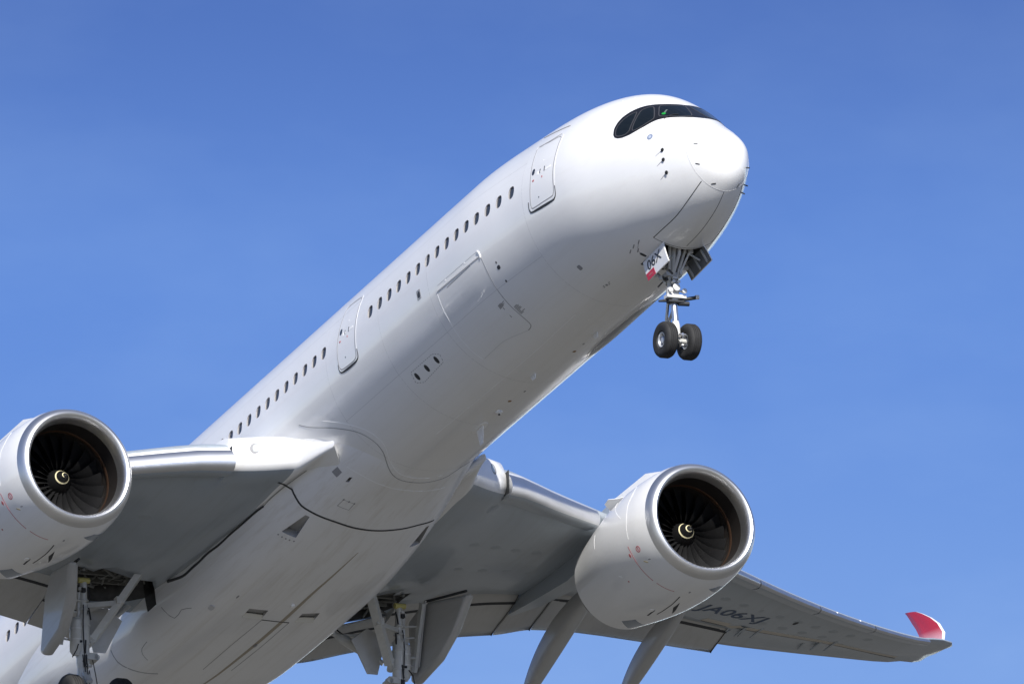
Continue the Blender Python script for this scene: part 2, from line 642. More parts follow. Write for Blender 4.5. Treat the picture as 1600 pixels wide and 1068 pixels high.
# ---- wings
def le_x(y):
    x = 23.70 + .70 * (y - 4.67)
    if y < 2.98:
        x -= 1.22 * ((2.98 - max(y, 2.55)) / .43) ** 1.3
        if y < 2.55:
            x += 2.0 * (2.55 - y)
    return x
LEZ = pchip([2.0, 2.55, 2.75, 2.98, 3.4, 4.1, 4.62, 5.2, 7.4, 9.7, 17.4, 20.2, 23, 26, 28.6, 30.0], [-2.4, -2.02, -1.86, -1.66, -1.56, -1.45, -1.36, -1.22, -1.0, -.72, .25, .5, .84, 1.33, 1.88, 2.3])
CH = pchip([2.0, 3, 7, 10.5, 18, 25, 28.2, 30.0], [14.6, 13.7, 10.6, 8.3, 5.6, 3.5, 2.6, 2.1])
TEZ = pchip([2.0, 3.6, 5.2, 8.8, 10.4, 12.1, 17.2, 20.4, 23.6, 26, 28.4, 30.0], [-2.1, -1.95, -1.6, -.9, -.65, -.2, .40, .72, 1.2, 1.6, 2.02, 2.35])
TC = pchip([2.0, 2.55, 2.75, 2.98, 4, 10, 20, 30], [.02, .030, .065, .112, .132, .115, .10, .095])
def thick(c):
    return 5 * (.2969 * math.sqrt(c) - .126 * c - .3516 * c * c + .2843 * c ** 3 - .1036 * c ** 4)
def camber(c):
    return .018 * math.sin(math.pi * c) * (1 if c < .5 else 1) + .012 * math.sin(math.pi * max(0, c - .55) / .45) ** 2
def blunt(c):
    """full, square-chinned nose of the wing root"""
    return .415 * (1 - (1 - c / .12) ** 3.3) ** (1 / 3.3) if c < .12 else thick(c)
def airfoil(le, te, tc, up, c_lo=1.0, c_up=1.0, n=26, cam_=1.0, thick=thick):
    """ring from upper trailing edge, round the leading edge, to lower trailing edge"""
    ch = te - le
    L = ch.length
    up = (up - ch * up.dot(ch) / (L * L)).normalized()
    out = []
    for i in range(n):
        c = c_up * (1 - i / n) ** 2 if True else 0
        out.append(le + ch * c + up * L * (tc * thick(c) + cam_ * camber(c)))
    for i in range(n + 1):
        c = c_lo * (i / n) ** 2
        out.append(le + ch * c + up * L * (-tc * thick(c) + cam_ * camber(c)))
    return out
def wsec(y):
    le = Vector((le_x(y), y, LEZ(y)))
    te = Vector((23.70 + .70 * (y - 4.67) + CH(y) , y, TEZ(y)))
    return le, te, TC(y)
UPW = Vector((0, -.08, 1))
def mir(v, s):
    return [Vector((p.x, p.y * s, p.z)) for p in v]
yin = [2.0, 2.3, 2.45, 2.55, 2.62, 2.7, 2.77, 2.84, 2.91, 2.98, 3.2, 3.4, 3.7, 4.0, 4.3, 4.62, 4.66] + [5.2 + .6 * i for i in range(26)]      # up to 20.2
yout = [20.2 + .7 * i for i in range(12)] + [28.6, 29.2, 29.8]
CLO, CUP = .735, .80
# winglet: (le, te, up)
WL = [((41.75, 30.4, 2.42), (43.9, 30.4, 2.62), (0, -.22, .97)),
      ((42.72, 30.98, 2.76), (44.6, 30.93, 3.22), (0, -.45, .9)),
      ((43.72, 31.38, 3.16), (45.2, 31.33, 3.82), (0, -.66, .75)),
      ((44.40, 31.72, 3.64), (45.8, 31.62, 4.38), (0, -.83, .55)),
      ((44.75, 32.0, 4.10), (46.4, 31.9, 4.85), (0, -.93, .36)),
      ((45.2, 32.12, 4.60), (46.85, 32.05, 5.25), (0, -.96, .26)),
      ((45.9, 32.27, 5.10), (47.25, 32.2, 5.60), (0, -.97, .22)),
      ((46.5, 32.34, 5.48), (47.55, 32.30, 5.86), (0, -.98, .18)),
      ((46.95, 32.37, 5.74), (47.72, 32.35, 5.99), (0, -.98, .18))]
def build_wing(s):
    A = []
    for y in yin:
        le, te, tc = wsec(y)
        cl = CLO + .15 * min(1, max(0, (7.0 - y) / .5))
        A.append(mir(airfoil(le, te, tc, UPW, cl, max(CUP, cl), thick=blunt if y < 4.65 else thick), s))
    V, F = loft(A)
    mb = MB()
    mb.add(V, F)
    B = []
    for y in yout:
        le, te, tc = wsec(y)
        B.append(mir(airfoil(le, te, tc, UPW), s))
    for le, te, up in WL[:2]:
        B.append(mir(airfoil(Vector(le), Vector(te), .09, Vector(up)), s))
    V, F = loft(B)
    mb.add(V, F)
    w = mb.build('wing', [M_WING, M_BAY, M_WHITE], air, sharp=50)
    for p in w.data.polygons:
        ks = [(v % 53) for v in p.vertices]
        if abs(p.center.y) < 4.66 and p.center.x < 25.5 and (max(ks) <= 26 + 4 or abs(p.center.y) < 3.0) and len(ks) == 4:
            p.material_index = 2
    return w
wings = {1: build_wing(1), -1: build_wing(-1)}
S_W = {s: Surf(w) for s, w in wings.items()}

# ---- winglets
M_WLET = mat('winglet_red', (.40, .006, .018), .3, coat=.5)
nt_ = M_WLET.node_tree
tc_ = nt_.nodes.new('ShaderNodeTexCoord')
sx_ = nt_.nodes.new('ShaderNodeSeparateXYZ')
nt_.links.new(tc_.outputs['Object'], sx_.inputs[0])
rp_ = nt_.nodes.new('ShaderNodeValToRGB')                  # red towards the tip, paler towards the foot
rp_.color_ramp.elements[0].position = 0.0
rp_.color_ramp.elements[0].color = (.55, .36, .41, 1)
rp_.color_ramp.elements[1].position = 1.0
rp_.color_ramp.elements[1].color = (.30, .004, .012, 1)
e_ = rp_.color_ramp.elements.new(.42)
e_.color = (.31, .016, .03, 1)
mr_ = nt_.nodes.new('ShaderNodeMapRange')
mr_.inputs['From Min'].default_value = 3.5
mr_.inputs['From Max'].default_value = 5.7
nt_.links.new(sx_.outputs['Z'], mr_.inputs['Value'])
nt_.links.new(mr_.outputs[0], rp_.inputs[0])
nt_.links.new(rp_.outputs[0], nt_.nodes['Principled BSDF'].inputs['Base Color'])
for s in (1, -1):
    B = [mir(airfoil(Vector(le), Vector(te), .09, Vector(up)), s) for le, te, up in WL[1:]]
    V, F = loft(B)
    wl = obj('winglet', V, F, [M_WLET, M_WHITE], wings[s], sharp=50)
    fixn(wl)
    n = len(B[0])
    # white leading edge band
    for p in wl.data.polygons:
        ks = [v % n for v in p.vertices]
        if len(ks) == 4 and all(20 <= k <= 33 for k in ks):
            p.material_index = 1

# ---- flaps
def flap(s, y0, y1, f0, f1, defl=17, n=8):
    S = []
    for i in range(n + 1):
        y = y0 + (y1 - y0) * i / n
        ch = f0 + (f1 - f0) * i / n
        le, te, tc = wsec(y)
        te2 = te + Vector((0, 0, -lerp_tab([(3.4, 2.9), (10.4, 2.35), (12, 2.2), (20.1, 1.55)], y) * math.sin(R(defl)) * .75))
        l2 = te2 + Vector((-ch * math.cos(R(defl)), 0, ch * math.sin(R(defl))))
        S.append(mir(airfoil(l2, te2, .13, UPW, n=14, cam_=.8), s))
    V, F = loft(S)
    ob = obj('flap', V, F, [M_FLAP, M_RUB], wings[s], sharp=50)
    fixn(ob)
    # dark cove line behind the wing's lower lip, and the end seal
    SS = [Surf(ob)]
    m_ = len(S[0])
    k_ = 14 + 7
    sm = MB()
    strip(sm, SS, [S[i][k_] for i in range(n + 1)], .11, .012, .3)
    sm.build('flap_gap', M_RUB, ob)
    if y1 < 6:
        return ob
    sm = MB()
    e_ = [S[n][k] + Vector((0, -.05 * s, 0)) for k in range(14 + 4, m_)]
    strip(sm, SS, e_, .07, .014, .2)
    sm.build('flap_end_seal', M_RUB, ob)
    return ob
for s in (1, -1):
    flap(s, 3.4, 5.8, 1.7, 1.7)
    flap(s, 5.83, 10.385, 2.6, 2.35)
    flap(s, 10.415, 11.985, 2.35, 2.2)
    flap(s, 12.015, 20.1, 2.2, 1.55)

# ---- slats (deployed leading edge devices)
def slat(s, y0, y1):
    S = []
    n = max(4, int((y1 - y0) / .8))
    for i in range(n + 1):
        y = y0 + (y1 - y0) * i / n
        le, te, tc = wsec(y)
        L = (te - le).length
        # section: nose shape of the wing, moved forward and drooped
        t = .16 * L ** .5 * .9
        ring = []
        h = lerp_tab([(4.6, .92), (9.5, .66), (15, .46), (20, .36), (28.5, .24)], y)
        c = (1.0 + .03 * L) * (.45 + .55 * h / .92)
        k_ = h / .92
        o = le + Vector((-.34 * k_, 0, -.50 * k_))
        a = R(-20)
        for (u, v) in ((1.0, .62), (.7, .60), (.45, .53), (.25, .42), (.11, .28), (.03, .12), (0, -.02), (.03, -.16), (.10, -.28), (.22, -.37), (.36, -.41), (.80, -.47), (.80, -.42), (.34, -.30), (.30, -.16), (.34, .1), (.5, .34), (.75, .52), (1.0, .58)):
            x, z = u * c, v * h
            ring.append(o + Vector((x * math.cos(a) + z * math.sin(-a) * -1, 0, x * math.sin(-a) * 1 * 1 + z * math.cos(a))))
        S.append(mir(ring, s))
    V, F = loft(S)
    ob = obj('slat', V, F, [M_ALU, M_WHITE, M_WING], wings[s], sharp=40)
    fixn(ob)
    m_ = len(S[0])
    for p in ob.data.polygons:
        ks = [v % m_ for v in p.vertices]
        if len(ks) == 4 and max(ks) <= 3:
            p.material_index = 1
        elif len(ks) == 4 and min(ks) >= 8 and max(ks) <= 13:
            p.material_index = 2
    return ob
for s in (1, -1):
    slat(s, 4.67, 9.55)
    for y0, y1 in ((11.6, 15.2), (15.26, 18.7), (18.76, 22.2), (22.26, 25.5), (25.56, 28.9)):
        slat(s, y0, y1)

# ---- engines
E_AX = Vector((1, 0, .035)).normalized()
def engine(s):
    o = Vector((22.24, 10.53 * s, -2.885))
    mb = MB()
    outer = [(.30, 1.88), (.6, 1.945), (1.0, 1.99), (1.6, 2.02), (2.2, 2.02), (2.9, 1.98), (3.6, 1.90), (4.4, 1.77), (5.1, 1.63), (5.75, 1.50)]
    inner = [(5.75, 1.47), (5.0, 1.42), (4.2, 1.4)]
    mb.lathe(o, E_AX, outer + inner, 96)
    e = mb.build('engine', M_WHITE, air)
    li = MB()
    li.lathe(o, E_AX, [(.298, 1.880), (.16, 1.825), (.07, 1.765), (.02, 1.71), (0, 1.66), (.015, 1.615), (.06, 1.57), (.13, 1.535), (.22, 1.515), (.36, 1.497), (.46, 1.488)], 96)
    li.build('inlet_lip', M_LIP, e)
    ba = MB()
    ba.lathe(o, E_AX, [(.46, 1.487), (.5, 1.485), (.8, 1.48), (1.1, 1.495), (1.16, 1.50), (1.162, 1.515), (1.24, 1.515), (1.242, 1.50), (1.6, 1.50), (2.1, 1.45)], 96)
    ba.build('inlet_barrel', M_INLET, e)
    rb = MB()
    rb.lathe(o, E_AX, [(1.06, 1.488), (1.08, 1.478), (1.20, 1.480), (1.23, 1.495)], 96)
    rb.build('rub_strip_reflection', M_COPPER, e)  # rub strip coloured to paint the brown reflection on the barrel
    fo = MB()
    NB = 22
    fo.lathe(o, E_AX, [(2.05, .2), (2.05, 1.46)], 48, mi=1)
    r0 = Vector((0, 0, 1))
    r0 = (r0 - E_AX * r0.dot(E_AX)).normalized()
    r1 = E_AX.cross(r0)
    for k in range(NB):
        base = 2 * math.pi * k / NB
        V, F = [], []
        nr, nc = 9, 5
        for i in range(nr):
            q = i / (nr - 1)
            rad = .38 + (1.475 - .38) * q
            stag = R(18 + 44 * q)
            chd = .36 + .14 * math.sin(math.pi * q * .8)
            sweep = .10 * math.sin(q * math.pi) - .06 * q
            for j in range(nc):
                c = (j / (nc - 1) - .5) * chd
                bow = .035 * (1 - (2 * j / (nc - 1) - 1) ** 2)
                ax = 1.52 + sweep + c * math.cos(stag)
                ta = c * math.sin(stag) + bow + .10 * math.sin(q * math.pi)
                a = base + ta / rad
                V.append(o + E_AX * ax + (r0 * math.cos(a) + r1 * math.sin(a)) * rad)
        for i in range(nr - 1):
            for j in range(nc - 1):
                F.append((i * nc + j, i * nc + j + 1, (i + 1) * nc + j + 1, (i + 1) * nc + j))
        fo.add(V, F)
    fo.build('fan', [M_FAN, M_BLACK], e, sharp=60)
    sp = MB()
    spr = [(.86, .004), (.87, .03), (.92, .075), (1.02, .15), (1.14, .23), (1.26, .30), (1.40, .365), (1.55, .40)]
    sp.lathe(o, E_AX, spr, 40)
    spin = sp.build('spinner', M_BLACK, e)
    # painted spiral
    V, F = [], []
    n = 80
    pr = pchip([a[1] for a in spr], [a[0] for a in spr])
    for i in range(n + 1):
        t = i / n
        ang = R(350 if s < 0 else 430) - t * R(560)
        rad = .285 - .215 * t
        w = .004 + .010 * math.sin(math.pi * min(1, t * .85 + .12)) ** .7
        for rr_ in (rad - w, rad + w):
            rr_ = max(.008, rr_)
            V.append(o + E_AX * (pr(rr_) - .010) + (r0 * math.cos(ang) + r1 * math.sin(ang)) * rr_)
    F = [(2 * i, 2 * i + 1, 2 * i + 3, 2 * i + 2) for i in range(n)]
    obj('spiral_mark', V, F, M_SWIRL, e)
    # core nozzle and plug
    co = MB()
    co.lathe(o, E_AX, [(4.2, 1.05), (5.2, 1.0), (6.2, .82), (7.0, .66)], 48)
    co.lathe(o, E_AX, [(6.2, .5), (7.0, .42), (7.6, .2), (7.9, .01)], 32)
    co.build('core_nozzle', M_FAN, e)
    # pylon
    P = []
    top = [(23.6, -.98), (24.2, -.52), (25.2, -.20), (27.5, -.20), (30.5, -.5), (33.4, -.6), (35.6, -.62)]
    bot = [(23.6, -1.04), (24.4, -1.4), (25.2, -1.4), (27.5, -1.5), (30.5, -1.62), (33.4, -1.22), (35.6, -.80)]
    wd = [.02, .2, .30, .36, .38, .26, .03]
    for (x, zt), (x2, zb), w in zip(top, bot, wd):
        cy = 10.53 * s
        P.append([Vector((x, cy - w * .55, zt)), Vector((x, cy + w * .55, zt)), Vector((x2, cy + w, (zt + zb) / 2)), Vector((x2, cy + w, zb)), Vector((x2, cy - w, zb)), Vector((x2, cy - w, (zt + zb) / 2))])
    V, F = loft(P)
    ob = obj('pylon', V, F, [M_WHITE, M_WING], e, sharp=40)
    for p in ob.data.polygons:
        p.material_index = 1 if p.center.x > 28 else 0
    fixn(ob)
    return e
engines = {s: engine(s) for s in (1, -1)}
S_E = {s: Surf(e) for s, e in engines.items()}

# ---- tail surfaces (behind the picture's left edge)
def lifting(name, secs, m):
    S = [airfoil(Vector(a), Vector(b), .10, Vector(u), n=14, cam_=0) for a, b, u in secs]
    V, F = loft(S)
    ob = obj(name, V, F, m, air, sharp=50)
    fixn(ob)
    return ob
lifting('tail_fin', [((53.5, 0, 2.6), (63, 0, 2.4), (0, 1, 0)), ((61.8, 0, 11.4), (66, 0, 11.4), (0, 1, 0))], M_WHITE)
for s in (1, -1):
    lifting('tailplane', [((57, .8 * s, 1.4), (63, .8 * s, 1.4), (0, 0, 1)), ((63.4, 9.4 * s, 2.4), (65.4, 9.4 * s, 2.4), (0, 0, 1))], M_WHITE)
#DETAILS
FE = {
    'door_front': [(7.071,2.221,1.565), (6.404,2.217,1.45), (5.785,2.172,1.363), (5.701,2.344,1.037), (5.704,2.49,.681), (5.728,2.596,.28), (5.744,2.641,-.089), (5.759,2.644,-.34), (5.825,2.642,-.497), (5.923,2.65,-.532), (6.36,2.692,-.512), (6.939,2.735,-.479), (7.013,2.747,-.405), (7.016,2.755,-.29), (6.993,2.758,-.128), (6.956,2.725,.289), (6.962,2.651,.642), (7.018,2.481,1.114), (7.059,2.345,1.375)],
    'sill_front': [(7.12,2.764,-.217), (7.146,2.755,-.405), (7.111,2.741,-.514), (7.031,2.73,-.567), (6.46,2.686,-.625), (5.927,2.635,-.66), (5.801,2.625,-.634), (5.714,2.626,-.53), (5.686,2.636,-.286)],
    'lintel_front': [(6.97,2.231,1.534), (6.345,2.183,1.485), (5.804,2.105,1.464)],
    'gutter': [(7.361,1.838,2.031), (6.447,1.911,1.832), (5.59,1.91,1.647)],
    'dwin_front': [(6.818,2.643,.629)],
    'dmarks_front': [(6.435,2.639,.5), (6.203,2.617,.486), (6.007,2.604,.436), (6.564,2.656,.483), (6.795,2.706,.335), (6.312,2.671,.271), (6.545,2.724,-.286), (6.33,2.536,.808)],
    'door_mid': [(18.138,2.605,1.477), (18.711,2.536,1.597), (19.175,2.524,1.618), (19.282,2.61,1.469), (19.276,2.708,1.27), (19.311,2.861,.85), (19.36,2.948,.441), (19.378,2.98,-.022), (19.359,2.969,-.262), (19.309,2.958,-.366), (19.207,2.951,-.418), (18.809,2.947,-.446), (18.418,2.947,-.448), (18.262,2.957,-.375), (18.228,2.974,-.181), (18.18,2.969,.266), (18.143,2.894,.724), (18.116,2.761,1.145)],
    'sill_mid': [(19.404,2.973,-.197), (19.404,2.959,-.359), (19.352,2.947,-.45), (19.232,2.939,-.5), (18.756,2.935,-.528), (18.308,2.937,-.517), (18.149,2.951,-.422), (18.136,2.973,-.196)],
    'dwin_mid': [(19.158,2.882,.773)],
    'dmarks_mid': [(18.862,2.912,.645), (18.616,2.912,.643), (18.464,2.918,.615), (18.986,2.916,.622), (19.184,2.945,.461), (18.69,2.948,.438), (18.896,2.976,-.155), (18.696,2.826,.965)],
    'win': [(8.083,2.757,.534), (8.806,2.798,.571), (9.461,2.844,.573), (10.119,2.884,.576), (10.742,2.914,.568), (11.371,2.928,.555), (17.144,2.927,.571), (20.332,2.925,.579), (26.192,2.919,.609)],
    'cargo_top': [(12.89,2.926,-.574), (12.194,2.924,-.585), (11.19,2.918,-.6), (10.145,2.886,-.601)],
    'cargo_cap': [(10.259,2.919,-.433), (10.182,2.908,-.486), (10.145,2.886,-.601), (10.167,2.875,-.668)],
    'cargo_fwd': [(10.143,2.877,-.648), (10.096,2.762,-1.056), (10.119,2.555,-1.518), (10.121,2.343,-1.85), (10.125,2.009,-2.231), (10.119,1.783,-2.428), (10.169,1.499,-2.626), (10.294,1.396,-2.687), (10.505,1.371,-2.702)],
    'cargo_bot': [(10.505,1.371,-2.702), (11.582,1.575,-2.584), (12.402,1.583,-2.579), (12.971,1.575,-2.584)],
    'cargo_aft': [(12.939,2.911,-.65), (12.957,2.77,-1.122), (12.963,2.591,-1.504), (13.012,2.357,-1.863), (13.04,2.095,-2.165), (13.058,1.827,-2.405), (13.035,1.584,-2.579)],
    'cargo_hinge': [(12.808,2.949,-.432), (11.666,2.947,-.444), (10.263,2.918,-.44)],
    'cargo_hinge2': [(12.331,2.901,-.694), (11.365,2.904,-.677), (10.799,2.899,-.659)],
    'cmarks': [(9.526,2.725,-1.083), (9.514,2.665,-1.236), (9.54,2.46,-1.644), (12.319,2.943,-.472), (11.052,2.939,-.468), (13.968,2.971,-.237)],
    'ctext': [(10.043,2.031,-2.207), (9.684,2.036,-2.193), (9.722,1.792,-2.415), (10.068,1.793,-2.42)],
    'ctext2': [(10.57,2.259,-1.972), (10.198,2.269,-1.948), (10.216,2.192,-2.041), (10.59,2.168,-2.078)],
    'ctext3': [(10.442,2.163,-2.08), (10.482,1.891,-2.345)],
    'holes': [(15.917,2.266,-1.977), (15.276,2.264,-1.979), (14.637,2.262,-1.981)],
    'hole_dash': [(16.045,2.395,-1.811), (14.628,2.395,-1.811), (14.327,2.304,-1.931), (14.441,2.143,-2.115), (15.855,2.087,-2.173), (16.18,2.189,-2.066)],
    'seam_belly': [(17.776,.822,-2.926), (14.531,.757,-2.945), (11.237,.732,-2.951), (9.473,.777,-2.946), (8.683,.797,-2.947), (8.708,.325,-3.047)],
    'antenna': [(16.824,-.143,-3.041), (16.98,-.08,-3.043)],
    'bits': [(12.854,.084,-3.043), (9.649,-.346,-3.032), (15.579,-.147,-3.041), (14.772,-.107,-3.043), (10.99,-.352,-3.024), (6.461,1.696,-2.471), (6.441,.885,-2.955), (14.014,-.23,-3.035), (10.415,-.368,-3.024)],
    'lens_rim': [(7.799,-1.314,-2.735), (7.908,-1.08,-2.852), (8.257,-.957,-2.898), (9.267,-.922,-2.9), (10.243,-.889,-2.908), (11.02,-.97,-2.879), (11.806,-1.211,-2.781)],
    'radome': [(.543,.891,-1.604), (.54,.832,-1.781), (.547,.765,-1.932), (.563,.619,-2.154), (.551,.398,-2.33), (.529,.046,-2.427), (.548,-.305,-2.375), (.63,-.621,-2.209)],
    'ngd_side': [(.638,.665,-2.166), (1.268,.773,-2.446), (2.023,.829,-2.668), (2.787,.908,-2.768), (3.3,.943,-2.812)],
    'ngd_mid': [(.588,.0,-2.468), (1.321,-.001,-2.814), (2.138,-.023,-3.003), (3.082,.002,-3.082)],
    'ngd_arc': [(3.3,.943,-2.812), (3.292,.712,-2.935), (3.25,.493,-3.015), (3.179,.223,-3.071), (3.122,-.018,-3.083), (3.126,-.383,-3.038)],
    'statics': [(.411,.832,-1.111), (.472,.816,-1.708), (.476,.368,-2.289), (.502,-.443,-2.261)],
    'probes': [(1.46,1.348,-.891), (1.466,1.352,-1.192), (1.474,1.295,-1.588)],
    'camport': [(1.918,1.441,-.284)],
    'mask': [(3.244,1.881,.318), (3.279,1.812,.522), (3.244,1.695,.716), (3.157,1.546,.875), (3.008,1.355,.996), (2.859,1.172,1.064), (2.713,.991,1.094), (2.561,.819,1.08), (2.384,.601,1.038), (2.253,.358,1.004), (2.166,.061,.97), (2.182,-.2,.972)],
    'mask_lo': [(3.244,1.881,.318), (3.173,1.892,.2), (3.055,1.868,.123), (2.876,1.809,.071), (2.631,1.7,.065), (2.427,1.579,.109), (2.199,1.404,.178), (2.042,1.223,.263), (1.935,1.084,.305), (1.762,.891,.302), (1.569,.682,.258), (1.366,.419,.191), (1.263,.162,.159), (1.244,-.078,.149)],
    'pane1': [(3.146,1.855,.277), (3.183,1.787,.483), (3.131,1.684,.637), (3.03,1.546,.774), (2.876,1.377,.869), (2.783,1.29,.888), (2.742,1.305,.838), (2.689,1.422,.651), (2.677,1.537,.467), (2.674,1.622,.305), (2.684,1.669,.213), (2.776,1.741,.14), (2.926,1.805,.148), (3.07,1.85,.198)],
    'pane2': [(2.585,1.607,.237), (2.603,1.529,.404), (2.619,1.418,.59), (2.649,1.266,.8), (2.659,1.169,.906), (2.592,1.039,.959), (2.492,.917,.963), (2.421,.897,.916), (2.286,.972,.745), (2.124,1.088,.495), (2.085,1.153,.389), (2.136,1.262,.316), (2.269,1.426,.221), (2.443,1.564,.163), (2.534,1.611,.168)],
    'pane3': [(2.031,.985,.494), (2.186,.869,.726), (2.296,.787,.874), (2.332,.702,.95), (2.215,.514,.926), (2.106,.259,.896), (2.063,.095,.878), (1.951,.087,.78), (1.665,.158,.519), (1.442,.239,.306), (1.415,.337,.261), (1.562,.619,.286), (1.806,.859,.37), (1.957,.979,.425)],
    'hud': [(1.962,.86,.521), (2.038,.692,.693)],
    'toplines': [(3.899,1.069,1.76), (3.621,1.088,1.614), (3.462,.949,1.618), (3.555,.823,1.733)],
    'gearmark': [(3.836,1.14,-2.74), (4.129,1.16,-2.757), (4.16,1.01,-2.851), (4.224,.822,-2.948), (3.804,.883,-2.892), (4.402,1.13,-2.798)],
    's_seam': [(22.489,2.864,-.839), (21.969,2.77,-1.122), (20.893,2.546,-1.581), (20.086,2.234,-2.014), (19.822,1.86,-2.378), (19.975,1.5,-2.631), (20.431,1.151,-2.821), (20.81,.795,-2.981), (21.008,.389,-3.049), (21.038,-.217,-3.06), (20.896,-.703,-3.005), (20.715,-1.023,-2.909), (20.52,-1.16,-2.833), (20.238,-1.576,-2.584)],
    's_edge': [(21.222,2.724,-1.234), (20.333,2.493,-1.667), (19.713,2.173,-2.083), (19.554,1.827,-2.406), (19.716,1.52,-2.618), (20.199,1.178,-2.796), (20.586,.755,-2.968), (20.736,.352,-3.036), (20.749,-.203,-3.045), (20.583,-.764,-2.965)],
    's_faint': [(21.499,1.942,-2.525), (21.428,1.504,-2.804), (21.496,.904,-3.012), (21.604,.142,-3.089), (21.607,-.496,-3.076), (21.58,-1.353,-2.893)],
    'thick': [(23.66,3.158,-2.244), (23.884,2.498,-2.588), (23.949,2.303,-2.812), (23.918,2.043,-2.988), (23.921,1.269,-3.252), (24.085,.437,-3.342), (24.115,-.256,-3.348), (23.963,-.995,-3.297), (23.819,-1.578,-3.164), (23.904,-2.116,-2.941)],
    'naca': [(25.341,2.33,-3.084), (24.17,2.093,-3.012), (24.132,1.97,-3.071), (25.259,1.915,-3.289)],
    'naca_dots': [(25.533,2.354,-3.102), (25.525,2.239,-3.178), (25.503,2.13,-3.236), (25.478,2.021,-3.282), (25.44,1.896,-3.325)],
    'greysq': [(22.083,2.155,-2.465), (21.772,2.113,-2.426), (21.809,1.957,-2.582), (22.112,1.991,-2.623)],
    'smallvent': [(22.042,1.748,-2.775), (21.792,1.739,-2.735), (21.717,1.673,-2.76), (21.992,1.671,-2.81)],
    'access': [(23.168,1.508,-3.068), (22.799,1.471,-3.021), (22.829,1.108,-3.114), (23.207,1.121,-3.164)],
    'ventA': [(30.369,1.317,-3.738), (29.764,1.362,-3.728), (29.767,.72,-3.741), (30.426,.648,-3.749)],
    'ventB': [(30.368,-.48,-3.749), (29.803,-.451,-3.743), (29.657,-.981,-3.739), (30.32,-1.057,-3.745)],
    'panel1': [(34.564,.648,-3.749), (32.547,.654,-3.758), (30.521,.602,-3.75)],
    'panel2': [(30.477,.645,-3.75), (30.51,.119,-3.751), (30.529,-.343,-3.751)],
    'panel3': [(30.529,-.343,-3.751), (32.57,-.338,-3.759), (34.493,-.278,-3.751)],
    'stain': [(25.461,-.267,-3.505), (26.85,-.161,-3.632), (28.167,-.084,-3.703), (29.255,-.076,-3.736), (30.387,-.088,-3.75), (32.402,-.079,-3.76), (34.597,-.015,-3.751), (35.765,.05,-3.714)],
    'fbits': [(30.35,2.341,-3.525), (29.246,.15,-3.735), (32.399,-.099,-3.759), (29.188,2.025,-3.627), (29.931,-1.948,-3.66)],
    'curve1': [(32.632,2.865,-2.644), (32.162,2.692,-3.18), (31.603,2.723,-3.131), (31.098,2.638,-3.273)],
    'curve2': [(36.32,2.837,-2.576), (36.24,2.691,-2.987), (35.909,2.428,-3.35), (35.359,1.805,-3.661)],
    'curve3': [(34.165,2.683,-3.15), (34.607,2.651,-3.193), (34.778,2.555,-3.311), (34.834,2.375,-3.47)],
    'seal': [(22.421,2.942,-1.738), (22.605,3.052,-1.983), (23.13,3.175,-2.198), (23.663,3.172,-2.242), (25.215,2.947,-2.302), (27.745,2.327,-2.041), (28.993,2.29,-2.022)],
    'seal2': [(25.091,2.964,-2.304), (26.687,2.889,-2.521), (27.797,2.923,-2.562), (28.557,2.917,-2.626), (29.521,2.903,-2.661), (30.349,2.9,-2.602), (31.468,2.891,-2.535), (32.744,2.897,-2.378)],
    'light_s': [(23.267,4.033,-1.373)],
    'reg': [(36.048,-17.594,.238), (35.348,-17.828,.192), (36.722,-20.943,.497), (37.42,-20.62,.538)],
    'cove': [(37.016,-18.602,.408), (37.668,-20.035,.543), (38.132,-21.157,.666), (38.979,-23.01,.923), (39.923,-24.857,1.224), (41.216,-26.841,1.632), (42.407,-28.635,2.038)],
    'brk': [(38.139,-20.292,.629), (38.245,-20.929,.673), (39.961,-24.07,1.179), (40.032,-24.623,1.229)],
    'sl_trk': [(33.332,-17.939,.145), (34.18,-19.314,.292), (35.019,-20.611,.441), (35.936,-22.003,.628), (36.821,-23.305,.819), (37.793,-24.684,1.037), (38.688,-25.918,1.252), (39.456,-26.977,1.456)],
    'wdot': [(37.316,-22.084,.65)],
    'wtip': [(40.475,-28.068,1.692), (41.249,-29.193,2.034), (41.512,-29.112,2.029)],
    'e_arc': [(23.701,-8.589,-3.362), (23.688,-8.637,-3.511), (23.683,-8.696,-3.657), (23.691,-8.927,-4.048), (23.69,-9.31,-4.432)],
    'e_arc2': [(23.674,-9.415,-4.507), (23.668,-9.701,-4.664), (23.626,-9.963,-4.761)],
    'e_cross': [(23.795,-8.677,-3.624), (23.288,-8.691,-3.611), (23.289,-8.912,-4.007), (23.083,-8.93,-4.001), (24.628,-8.998,-4.105), (24.836,-8.854,-3.885), (25.331,-10.058,-4.685), (23.433,-10.386,-4.835), (24.931,-8.62,-2.234)],
    'e_ring': [(23.703,-9.157,-1.359), (23.521,-8.862,-1.725), (23.553,-8.697,-2.022), (23.519,-8.562,-2.462), (23.549,-8.525,-2.867), (23.566,-8.555,-3.183)],
    'e_line': [(23.886,-8.563,-2.371), (26.415,-10.876,-.976)],
    'e_aft': [(26.022,-8.82,-2.008), (25.854,-8.644,-2.567)],
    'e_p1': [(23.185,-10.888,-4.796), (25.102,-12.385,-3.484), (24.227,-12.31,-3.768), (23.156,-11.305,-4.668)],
    'e_p2': [(26.697,-10.423,-4.497)],
    'e_latch': [(25.361,-10.782,-4.723), (24.73,-10.49,-4.805), (24.268,-10.471,-4.833), (24.985,-10.706,-4.774)],
    'e_strake': [],
}
